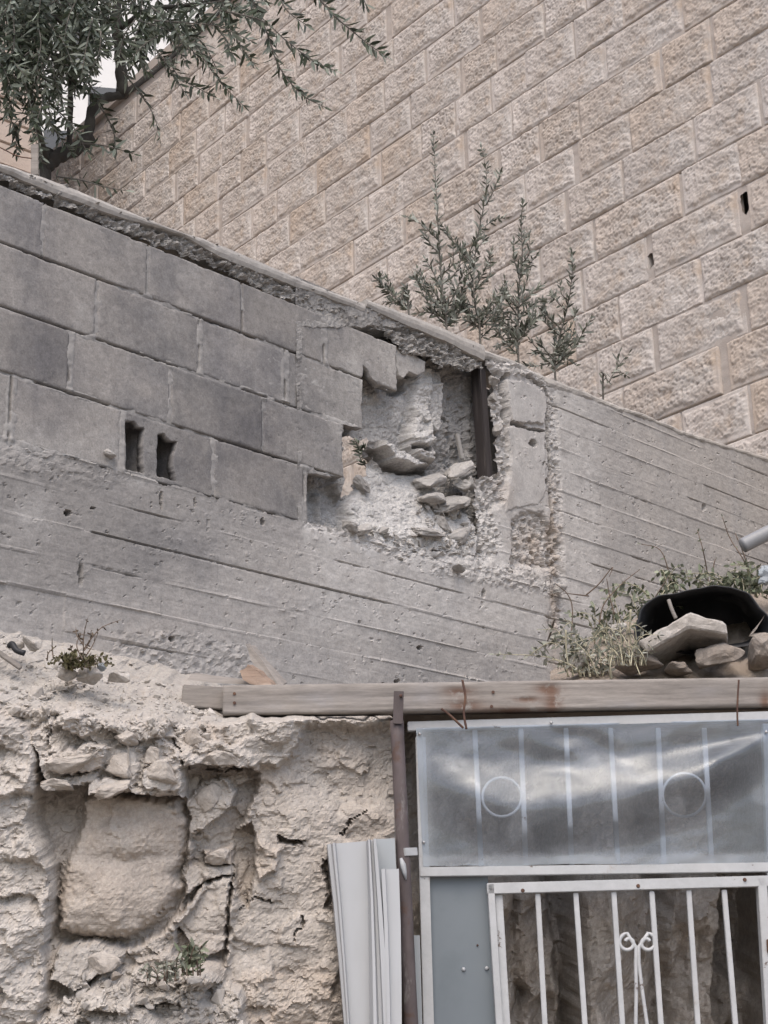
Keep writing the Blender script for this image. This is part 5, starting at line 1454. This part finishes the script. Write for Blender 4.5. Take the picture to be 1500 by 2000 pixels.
# black tub lying on its side
tub_out = [(1250, 1268), (1248, 1222), (1254, 1190), (1276, 1172), (1310, 1163), (1370, 1152), (1420, 1150), (1452, 1160), (1478, 1186), (1498, 1208), (1496, 1240), (1440, 1262), (1340, 1275)]
def tub():
    c = np.array([1375, 1225.0]); o = np.array(tub_out, float)
    th = np.linspace(0, 1, len(o) * 6, endpoint=False)
    oo = curve_pts(np.concatenate([o, o[:1]]), 6)[:-1]
    rings = []
    oo = oo + 5 * np.stack([fbm(oo[:, 0] / 40, oo[:, 1] / 40, 2, 77), fbm(oo[:, 0] / 40 + 9, oo[:, 1] / 40, 2, 78)], 1)
    for t, Y, sc in ((0, 4.99, 1.0), (0.0, 4.97, 1.03), (0, 4.975, 1.05), (0, 5.0, 1.03), (0, 5.2, 0.88), (0, 5.36, 0.7), (0, 5.37, 0.4)):
        p = c + (oo - c) * sc
        rings.append(at(p[:, 0], p[:, 1], Y))
    inner = []
    for Y, sc in ((5.0, 0.97), (5.18, 0.84), (5.32, 0.66), (5.33, 0.02)):
        p = c + (oo - c) * sc; inner.append(at(p[:, 0], p[:, 1], Y))
    allr = inner[::-1] + rings
    n = len(oo); V = np.concatenate(allr); F = []
    for k in range(len(allr) - 1):
        i = np.arange(n); j = (i + 1) % n
        F.append(np.stack([k * n + i, k * n + j, (k + 1) * n + j, (k + 1) * n + i], 1))
    return mesh_np('tub', V, np.concatenate(F))
obj('black_tub', tub(), m_black, None, 'dented black plastic tub lying on its side behind the roof stones', 'tub')
# grey pipe end poking in from the right
pp = curve_pts([at(1450, 1066, 5.2), at(1478, 1052, 5.2), at(1520, 1032, 5.2), at(1600, 1000, 5.22), at(1640, 1000, 5.25), at(1650, 1100, 5.25), at(1650, 1300, 5.25)], 6)
obj('grey_pipe', tube_mesh(pp, 0.0245, 16, 'grey_pipe'), m_pvc, None, 'grey plastic pipe end sticking in from the right edge above the weeds', 'pipe')
px_rock('plastic_bag', 1500, 1125, 5.15, 44, 46, 0.06, 20, 51, m_bag, 'crumpled pale plastic bag at the right edge above the black tub', 'plastic bag', boxy=0.1, rough=0.14)
# left ledge
GL = 'things lying on the left rock ledge'
px_rock('ledge_stone', 62, 1258, 4.50, 52, 34, 0.07, 8, 71, m_chunk, 'pale angular stone on the ledge beside the black hose piece', group=GL)
px_rock('ledge_stone', 30, 1262, 4.52, 40, 24, 0.05, -12, 72, m_chunk, 'flat pale stone behind the black hose piece on the ledge', group=GL)
px_rock('ledge_stone', 197, 1302, 4.56, 24, 22, 0.04, 0, 73, m_bag, 'small greenish grey stone right of the dry shrub', group=GL)
px_rock('ledge_stone', 175, 1320, 4.50, 60, 40, 0.07, 10, 74, m_chunk, 'pale lump below the dry shrub on the ledge edge', group=GL)
px_rock('ledge_stone', 232, 1325, 4.50, 56, 30, 0.07, -12, 75, m_chunk, 'flat pale stone with a dark gap beneath it on the ledge', group=GL)
px_rock('ledge_stone', 132, 1318, 4.47, 40, 34, 0.06, 25, 76, m_chunk, 'creamy lump left of the one below the dry shrub', group=GL)
px_rock('ledge_stone', 6, 1352, 4.36, 26, 46, 0.05, 5, 77, m_chunk, 'upright pale stone at the left edge under the stick', group=GL)
px_rock('brown_pebble', 228, 1908, 4.28, 24, 24, 0.035, 0, 81, m_brownstone, 'round reddish brown pebble on the lower rubble below the slab', 'pebble', boxy=0.1, rough=0.02)
pp = curve_pts([at(18, 1262, 4.46), at(24, 1258, 4.45), at(32, 1270, 4.44), at(48, 1276, 4.44)], 5)
obj('hose_piece', tube_mesh(pp, 0.0085, 10, 'hose_piece'), m_black, None, 'short bent piece of black hose on the left ledge', 'hose')
board('stick', Frame(at(0, 1280, 4.43), math.radians(80)), (-12, 1268), (41, 1305), 0.013, 0.02, 0, m_wood, 'flat grey stick slanting down at the left edge ledge', 'stick', bev=0.002)
def rock_pt(x, y):
    u, v = ROCK.uv(np.array([[x]]), np.array([[y]]))
    D, _ = rock_depth(u, v)
    return (ROCK.pt(u, v) + D[..., None] * DDIR)[0, 0]
# broken flakes of the rock rim and loose rubble
chips('loose_rubble', ROCK, [[(0, 1290), (200, 1330), (400, 1350), (440, 1400), (380, 1420), (200, 1400), (20, 1400)], [(150, 1360), (400, 1370), (410, 1440), (200, 1440)], [(120, 1900), (400, 1890), (480, 1960), (480, 2010), (100, 2010)]], 950, 0.012, m_chunk, 9, lambda x, y: rock_pt(x, y) + DDIR * 0.004)
chips('loose_rubble', ROCK, [[(20, 1300), (330, 1340), (400, 1430), (200, 1410), (40, 1380)], [(140, 1900), (400, 1890), (470, 1960), (470, 2010), (110, 2010)]], 60, 0.026, m_chunk, 19, lambda x, y: rock_pt(x, y) + DDIR * 0.006)
for k, (x, y, w, h, rot) in enumerate(((150, 1488, 110, 38, -14), (245, 1492, 64, 56, 24), (228, 1535, 84, 30, -20), (322, 1508, 74, 62, -8), (120, 1530, 84, 26, 8), (300, 1478, 40, 46, 30), (430, 1480, 100, 34, 4), (190, 1880, 118, 46, -20), (255, 1440, 54, 30, 12), (380, 1440, 46, 40, -30), (425, 1676, 62, 36, -6), (410, 1560, 80, 60, -24))):
    P = rock_pt(x, y); s = 4.4 / 3150
    rock_obj('rock_slab', (w * s, 0.07, h * s), P, (0.1, math.radians(rot), 0.3), 90 + k, m_rock, parent=rock, boxy=0.7, npts=15, rough=0.05)

# ================================================================== PLANTS
LT = np.array([[0, 0, 0], [.3, -.5, .12], [.3, .5, .12], [.68, -.42, .10], [.68, .42, .10], [1, 0, -.04], [.3, 0, 0], [.68, 0, 0]])
LF3 = np.array([[0, 6, 1], [0, 2, 6], [3, 7, 5], [7, 4, 5]]); LF4 = np.array([[1, 6, 7, 3], [6, 2, 4, 7]])
class Leaves:
    def __init__(s, seed): s.r = np.random.RandomState(seed); s.V = []; s.F = []; s.T = []; s.R = []; s.n = 0
    def add(s, base, d, length, width, curl=0.0):
        d = d / (np.linalg.norm(d) + 1e-9)
        up = s.r.normal(size=3); up -= d * (up @ d); up /= np.linalg.norm(up)
        side = np.cross(up, d)
        l = LT.copy(); z = l[:, 2] * width + curl * length * (l[:, 0] ** 2)
        s.V.append(base + np.outer(l[:, 0] * length, d) + np.outer(l[:, 1] * width, side) + np.outer(z, up))
        s.F.append(LF4 + s.n); s.T.append(LF3 + s.n); s.R.append(np.full(8, s.r.rand())); s.n += 8
    def spray(s, pts, L, W, gap, spread=0.8, start=0.0, jit=0.25, droop=0.0, tip=True):
        pts = np.asarray(pts); seg = np.linalg.norm(np.diff(pts, axis=0), axis=1); cum = np.concatenate([[0], np.cumsum(seg)]); tot = cum[-1]
        t = start * tot; ph = s.r.rand() * 6.3
        while t < tot:
            i = min(np.searchsorted(cum, t, 'right') - 1, len(seg) - 1)
            f = (t - cum[i]) / max(seg[i], 1e-6); p = pts[i] + (pts[i + 1] - pts[i]) * f
            ax = (pts[i + 1] - pts[i]) / max(seg[i], 1e-6)
            a = np.cross(ax, [0.31, 0.9, 0.2]); a /= np.linalg.norm(a); b = np.cross(ax, a)
            ph += 1.57 + s.r.normal() * 0.3
            for sg in (1, -1):
                if s.r.rand() < 0.12: continue
                o = (a * math.cos(ph) + b * math.sin(ph)) * sg
                d = ax * (1 - spread * 0.5) + o * spread + s.r.normal(size=3) * jit + np.array([0, 0, -droop])
                k = s.r.uniform(0.5, 1.25) * (0.6 + 0.4 * min(1, (tot - t) / (0.25 * tot + 1e-6)))
                s.add(p, d, L * k, W * s.r.uniform(0.8, 1.2), s.r.normal() * 0.10)
            t += gap * s.r.uniform(0.75, 1.3)
        if tip: s.add(pts[-1], pts[-1] - pts[-2] + 1e-6, L * 0.7, W * 0.8)
    def build(s, name, mat, parent):
        me = mesh_np(name, np.concatenate(s.V), np.concatenate(s.F), np.concatenate(s.T))
        attr(me, 'rnd', np.concatenate(s.R))
        return obj(name, me, mat, parent)
def cpx(pts, n=6): return curve_pts([at(*p) for p in pts], n)
# ---- big olive at the top left
tree = empty('olive_tree', at(85, 345, 5.35) * np.array([1, 1, 0]) + np.array([0, 0, YARD_Z]), 'olive tree with dark trunk and narrow leaves overhanging the top left corner', 'tree')
wood = []
base = at(84, 350, 5.35); root = base.copy(); root[2] = YARD_Z - 0.05
def limb(pts, r0, r1, n=8, seg=6):
    c = curve_pts(pts, seg); r = np.linspace(r0, r1, len(c)) * (1 + 0.12 * np.sin(np.arange(len(c)) * 1.7))
    wood.append(tube(c, r, n))
    return c
limb([root, base, at(92, 325, 5.35), at(112, 306, 5.36), at(150, 290, 5.38), at(176, 268, 5.40)], 0.034, 0.024, 12)
limb([at(150, 290, 5.38), at(172, 262, 5.4), at(180, 215, 5.42), at(205, 192, 5.46), at(238, 186, 5.5)], 0.022, 0.016, 10)
limb([at(176, 190, 5.46), at(205, 192, 5.48), at(240, 184, 5.52), at(275, 160, 5.6), at(330, 115, 5.7), at(372, 78, 5.8), at(430, 20, 5.9), at(480, -40, 6.0)], 0.016, 0.008)
limb([at(240, 188, 5.5), at(236, 130, 5.5), at(232, 80, 5.5), at(228, 10, 5.5), at(240, -60, 5.5)], 0.024, 0.018, 10)
limb([at(134, 296, 5.37), at(137, 240, 5.33), at(138, 150, 5.3), at(142, 90, 5.3), at(140, 10, 5.3), at(130, -60, 5.3)], 0.011, 0.008)
limb([at(95, 320, 5.35), at(72, 240, 5.2), at(50, 150, 5.1), at(30, 60, 5.1), at(20, -50, 5.1)], 0.010, 0.004)
limb([at(228, 60, 5.5), at(290, 20, 5.4), at(370, 10, 5.3), at(470, -10, 5.2)], 0.012, 0.006)
limb([at(140, 60, 5.3), at(90, 20, 5.2), at(40, -30, 5.1)], 0.008, 0.004)
crown = Leaves(3); rr = np.random.RandomState(5)
SPR = [([(600, -30, 5.0), (650, 28, 5.0), (690, 62, 5.0), (722, 88, 5.0), (752, 108, 5.0)], 1), ([(480, -30, 5.15), (520, 60, 5.1), (545, 130, 5.1), (590, 185, 5.1), (632, 208, 5.1)], 1),
       ([(430, 20, 5.1), (510, 40, 5.05), (560, 80, 5.05), (610, 118, 5.0), (655, 138, 5.0)], 1), ([(360, 60, 5.2), (395, 110, 5.2), (430, 160, 5.2), (474, 205, 5.2)], 1),
       ([(300, 40, 5.0), (370, 45, 4.95), (430, 52, 4.95), (490, 80, 4.9)], 1), ([(240, 140, 5.3), (275, 185, 5.3), (300, 225, 5.3), (312, 270, 5.3)], .5), ([(110, 345, 5.25), (160, 352, 5.2), (205, 365, 5.2), (245, 372, 5.2)], .6),
       ([(60, 60, 5.1), (48, 150, 5.0), (66, 230, 5.0), (82, 318, 5.0)], 1.3), ([(20, -20, 5.1), (28, 70, 5.0), (18, 150, 5.0), (10, 190, 5.0)], 1.3), ([(90, 150, 5.1), (80, 210, 5.0), (62, 260, 5.0)], 1.2),
       ([(140, 120, 5.3), (175, 165, 5.2), (195, 200, 5.2)], 1), ([(140, 90, 5.3), (110, 150, 5.2), (96, 200, 5.1), (100, 250, 5.1)], 1.2), ([(300, 90, 5.5), (335, 140, 5.4), (360, 180, 5.4)], .8), ([(330, 110, 5.6), (350, 150, 5.5), (420, 190, 5.4)], .8),
       ([(430, 20, 5.7), (470, 90, 5.6), (500, 130, 5.5)], 1), ([(190, 200, 5.4), (220, 250, 5.35), (225, 300, 5.3)], .6), ([(160, 280, 5.35), (205, 285, 5.3), (260, 300, 5.3)], .5), ([(540, -20, 5.2), (560, 20, 5.2), (600, 50, 5.2)], .8), ([(700, -30, 5.0), (715, 10, 5.0)], .7)]
for k in range(95):
    x0 = rr.uniform(-40, 470) if k % 3 else rr.uniform(-40, 160); y0 = rr.uniform(-90, 70) - 0.05 * x0
    Y0 = rr.uniform(5.0, 5.8); ang = rr.uniform(0.1, 3.0); Lp = rr.uniform(70, 150)
    x1 = x0 + Lp * math.cos(ang); y1 = y0 + Lp * abs(math.sin(ang)) * 0.9
    if x1 > 520: continue
    lim = 140 if x0 > 130 else 240
    y1 = min(y1, lim)
    SPR.append(([(x0, y0, Y0), ((x0 + x1) / 2 + rr.normal() * 8, (y0 + y1) / 2 - 12, Y0 + rr.normal() * .04), (x1, y1, Y0 + rr.normal() * .06)], 1.15))
for k in range(100):
    x0 = rr.uniform(-30, 340) if k % 2 else rr.uniform(-40, 130); y0 = rr.uniform(-60, 70) if k % 2 else rr.uniform(-20, 215)
    Y0 = rr.uniform(4.95, 5.5); Lp = rr.uniform(60, 120); ang = rr.uniform(0.6, 2.5)
    x1 = x0 + Lp * math.cos(ang); y1 = min(y0 + Lp * math.sin(ang), 150 if x0 > 120 else 300)
    SPR.append(([(x0, y0, Y0), ((x0 + x1) / 2 + rr.normal() * 8, (y0 + y1) / 2 - 8, Y0 - .03), (x1, y1, Y0 - .05)], 1.2))
tw = []
for pts, dens in SPR:
    c = cpx(pts, 6)
    tw.append(tube(c, np.linspace(0.0034, 0.0012, len(c)), 5))
    crown.spray(c, 0.056, 0.0108, 0.0125 / dens, spread=0.75, jit=0.22, droop=0.08)
V, F, T = join_np(wood); trunk = obj('trunk', mesh_np('trunk', V, F, T), m_bark, tree)
for w in tw: obj('twig', mesh_np('twig', *w), m_stem, tree)
crown.build('crown', m_olive, tree)
# ---- olive shoots behind the wall
def sapling(label, stems, Y, seed, L=0.046, W=0.0105, gap=0.0135, mat=m_olive_young, bush=12):
    b = at(stems[0][0][0], stems[0][0][1], Y); bz = b.copy(); bz[2] = YARD_Z
    e = empty('olive_sapling', bz, label, 'sapling', 'olive shoots behind the wall')
    lv = Leaves(seed); ws = []; r = np.random.RandomState(seed)
    main = np.array(stems[0], float); extra = []
    for q in range(bush):
        f = r.uniform(0.0, 0.14 if q % 2 else 0.6) * (len(main) - 1); i = int(f); p = main[i] + (main[min(i + 1, len(main) - 1)] - main[i]) * (f - i)
        sg = r.choice([-1, 1]); Lq = r.uniform(35, 100)
        extra.append([tuple(p), (p[0] + sg * Lq * .35, p[1] - Lq * .35), (p[0] + sg * Lq * r.uniform(.3, .8), p[1] - Lq * r.uniform(.5, 1.0))])
    stems = stems + extra
    for k, st in enumerate(stems):
        pts = [at(x, y, Y + r.normal() * 0.03) for x, y in st]
        if k == 0: pts = [bz - np.array([0, 0, 0.03])] + pts
        c = curve_pts(pts, 8)
        ws.append(tube(c, np.linspace(0.006 if k == 0 else 0.0035, 0.0012, len(c)), 6))
        lv.spray(c if k else c[8:], L, W, gap, spread=0.62, jit=0.2)
    for w in ws: obj('stem', mesh_np('stem', *w), m_stem, e)
    lv.build('foliage', mat, e)
sapling('tallest thin olive shoot standing behind the loose coping slab', [[(872, 640), (866, 590), (860, 520), (855, 430), (850, 340), (846, 262)], [(868, 600), (840, 560), (815, 530)], [(866, 610), (890, 570), (915, 500), (935, 455), (965, 430), (990, 425)], [(868, 620), (835, 610), (815, 612)], [(864, 570), (845, 530), (830, 505)], [(870, 630), (895, 590), (905, 560), (915, 520)]], 6.95, 21)
sapling('bushy olive shoot leaning tall in the middle of the group', [[(938, 664), (930, 610), (925, 560), (930, 480), (945, 400), (950, 340), (940, 285)], [(950, 400), (965, 370), (978, 335)], [(930, 600), (900, 590), (885, 600)], [(932, 620), (960, 590), (985, 560)], [(925, 580), (915, 540), (920, 500)], [(935, 640), (905, 625), (880, 630)], [(935, 640), (965, 620), (990, 610)], [(930, 560), (950, 520), (960, 490)]], 6.98, 22)
sapling('dense olive shoot right of the bushy one', [[(1012, 694), (1012, 640), (1013, 570), (1020, 500), (1018, 440), (1022, 390)], [(1014, 600), (1040, 570), (1060, 556)], [(1013, 620), (990, 585), (985, 545)], [(1012, 650), (990, 640), (965, 655)], [(1012, 660), (1030, 640), (1045, 610)], [(1016, 540), (1005, 510), (1003, 470)], [(1012, 670), (985, 670), (968, 676)], [(1013, 600), (1025, 560), (1035, 530)], [(1017, 520), (1035, 490), (1030, 450)]], 7.15, 23, gap=0.012)
sapling('olive shoot curving up at the right end of the group', [[(1084, 728), (1085, 690), (1098, 640), (1112, 580), (1118, 520), (1114, 488)], [(1086, 700), (1060, 690), (1040, 690)], [(1088, 690), (1105, 700), (1128, 715)], [(1090, 680), (1080, 640), (1075, 620)], [(1086, 705), (1050, 715), (1010, 712)], [(1088, 690), (1115, 660), (1122, 640)]], 7.25, 24)
sapling('small pale olive shoot at the left of the slab', [[(798, 606), (780, 588), (755, 565), (735, 545)], [(795, 603), (790, 585), (795, 560)], [(785, 592), (770, 590), (752, 590)]], 6.7, 25, bush=2)
sapling('tiny sparse olive shoot above the concrete panel', [[(1178, 775), (1190, 745), (1208, 715), (1228, 690)], [(1208, 715), (1205, 700), (1210, 688)], [(1200, 728), (1215, 728), (1225, 735)]], 7.6, 26, gap=0.03, bush=0)
sapling('olive leaves seen through the hole in the wall', [[(738, 935), (735, 900), (730, 872), (722, 850)], [(738, 930), (748, 900), (752, 870)], [(735, 910), (720, 890), (712, 872)]], 6.75, 27, mat=m_olive, bush=2)
# ---- weeds on the roof
def weed(label, stems, Y, seed, L, W, gap, mat, stemmat=m_straw, group='weeds on the dug-out roof', spread=0.9, r0=0.0022, name='weed'):
    b = at(stems[0][0][0], stems[0][0][1], Y)
    e = empty(name, b, label, 'weed', group)
    lv = Leaves(seed); ws = []; r = np.random.RandomState(seed)
    for st in stems:
        c = curve_pts([at(x, y, Y + r.normal() * 0.02) for x, y in st], 6)
        ws.append(tube(c, np.linspace(r0, r0 * 0.45, len(c)), 5))
        if L: lv.spray(c, L, W, gap, spread=spread, jit=0.4, start=0.1)
    for w in ws: obj('stem', mesh_np('stem', *w), stemmat, e)
    if L: lv.build('foliage', mat, e)
def rstems(x0, x1, y0, n, hmin, hmax, lean, seed):
    r = np.random.RandomState(seed); out = []
    for _ in range(n):
        x = r.uniform(x0, x1); h = r.uniform(hmin, hmax); dx = r.normal() * lean
        y = y0(x) if callable(y0) else y0
        b = r.normal() * lean * .5; k = r.uniform(.55, 1.0)
        out.append([(x, y), (x + dx * .2, y - h * .5), (x + dx * .7 + b * .3, y - h * .9), (x + dx * 1.3 + b, y - h * k)])
    return out
ytop = lambda x: float(np.interp(x, mp[:, 0], mp[:, 1])) + 18
weed('tangle of grey-green weeds hanging at the left end of the roof pile', rstems(1105, 1200, lambda x: 1322, 24, 30, 120, 45, 31), 4.93, 31, 0.030, 0.009, 0.02, m_weed_grey)
weed('pale dry grass spilling over the brown stone beside the black tub', rstems(1195, 1262, lambda x: 1300, 20, 25, 120, 40, 32), 4.80, 32, 0.024, 0.005, 0.022, m_weed_grey)
weed('green weeds growing along the top of the roof pile left of the tub', rstems(1150, 1290, ytop, 22, 25, 85, 32, 33), 5.35, 33, 0.030, 0.012, 0.024, m_weed)
weed('green weeds growing right behind the black tub', rstems(1290, 1440, lambda x: 1165, 20, 15, 62, 28, 34), 5.45, 34, 0.028, 0.012, 0.022, m_weed)
weed('leafy green weed at the right edge below the grey pipe', rstems(1420, 1510, lambda x: 1165, 20, 20, 75, 26, 35), 5.4, 35, 0.034, 0.014, 0.02, m_weed)
weed('tall thin bare stalks leaning above the black tub', [[(1388, 1170), (1380, 1110), (1372, 1070), (1362, 1035)], [(1386, 1150), (1395, 1100), (1398, 1092)], [(1470, 1130), (1450, 1090), (1425, 1050), (1411, 1010)], [(1462, 1110), (1448, 1070), (1436, 1042)], [(1320, 1160), (1310, 1130), (1290, 1075), (1250, 1062)]], 5.5, 36, 0.02, 0.006, 0.05, m_weed, m_twig, r0=0.003)
weed('dry bare twigs in front of the wall left of the weeds', [[(1115, 1255), (1118, 1190), (1108, 1160), (1085, 1140)], [(1145, 1162), (1170, 1140), (1196, 1108), (1190, 1126)], [(1150, 1164), (1100, 1158)], [(1200, 1200), (1190, 1160), (1185, 1130)], [(1170, 1220), (1180, 1180), (1215, 1140), (1250, 1112)], [(1265, 1190), (1290, 1150), (1310, 1120)]], 5.25, 37, 0, 0, 0, None, m_twig, r0=0.0028)
weed('pale straw stalk hanging down in front of the brown stone', [[(1194, 1328), (1192, 1300), (1196, 1280)], [(1232, 1190), (1230, 1240), (1240, 1290), (1250, 1318)], [(1105, 1230), (1106, 1270), (1110, 1300)]], 4.78, 38, 0.014, 0.004, 0.05, m_weed_grey, m_straw, r0=0.0035)
for k, (x0, y0, x1, y1, lab) in enumerate(((1084, 1206, 1070, 1268, 'dangling withered brown leaf left of the roof weeds'), (1106, 1266, 1098, 1312, 'dark withered leaf at the foot of the roof weeds'))):
    lv = Leaves(50 + k); p = at(x0, y0, 4.98); q = at(x1, y1, 4.98)
    lv.add(p, q - p, float(np.linalg.norm(q - p)), 0.022, 0.1); lv.add(p, q - p + np.array([0.01, 0, 0]), float(np.linalg.norm(q - p)) * .8, 0.016, 0.2)
    o = lv.build('withered_leaf', m_dead_leaf, None); o['label'] = lab; o['category'] = 'leaf'
# dry shrub and moss on the left ledge, weed on the lower rubble
weed('dry twiggy shrub with yellowish moss at its foot on the left ledge', [[(162, 1300), (163, 1270), (164, 1240), (171, 1208)], [(163, 1270), (180, 1245), (200, 1225), (232, 1212)], [(163, 1260), (150, 1240), (148, 1228)], [(165, 1285), (180, 1262), (190, 1240)], [(158, 1295), (142, 1275), (138, 1262)], [(164, 1290), (185, 1280), (186, 1300)], [(162, 1290), (150, 1262), (156, 1240)], [(165, 1270), (176, 1250), (178, 1232)]], 4.47, 41, 0.013, 0.006, 0.02, m_dead_leaf, m_twig, None, r0=0.0022, name='dry_shrub')
weed('clump of yellow-green moss under the dry shrub', rstems(128, 182, lambda x: 1304, 26, 6, 30, 14, 42), 4.44, 42, 0.016, 0.009, 0.008, m_moss, m_twig, None, r0=0.0012, name='moss_clump')
weed('small green weed on the lower rubble right of the brown pebble', rstems(352, 392, lambda x: 1905, 9, 30, 68, 12, 43), 4.30, 43, 0.028, 0.010, 0.014, m_weed, m_twig, None, name='weed')
weed('dull dark weed on the lower rubble between pebble and green weed', rstems(282, 345, lambda x: 1915, 12, 20, 48, 16, 44), 4.27, 44, 0.020, 0.007, 0.016, m_weed_grey, m_twig, None, name='weed')
weed('thin dead stalks on the ledge left of the moss clump', [[(104, 1285), (102, 1265), (102, 1247)], [(92, 1290), (95, 1275), (110, 1262)], [(24, 1362), (26, 1345), (27, 1330)]], 4.44, 45, 0.01, 0.004, 0.02, m_moss, m_twig, None, name='weed')
# small timber peg and wire on the coping at the far left
obj('timber_peg', box_between(at(69, 345, 5.0), at(69, 285, 5.0), (1, 0, 0), 0.026, 0.026, 'timber_peg', 0.002), m_wood, None, 'short yellowish timber peg standing on the wall top beside the olive trunk', 'peg')
wire('sagging_wire', [(-20, 278, 5.0), (8, 292, 4.98), (35, 305, 4.98), (66, 310, 4.99)], 0.0022, m_rust, 'rusty sagging wire running left from the timber peg')
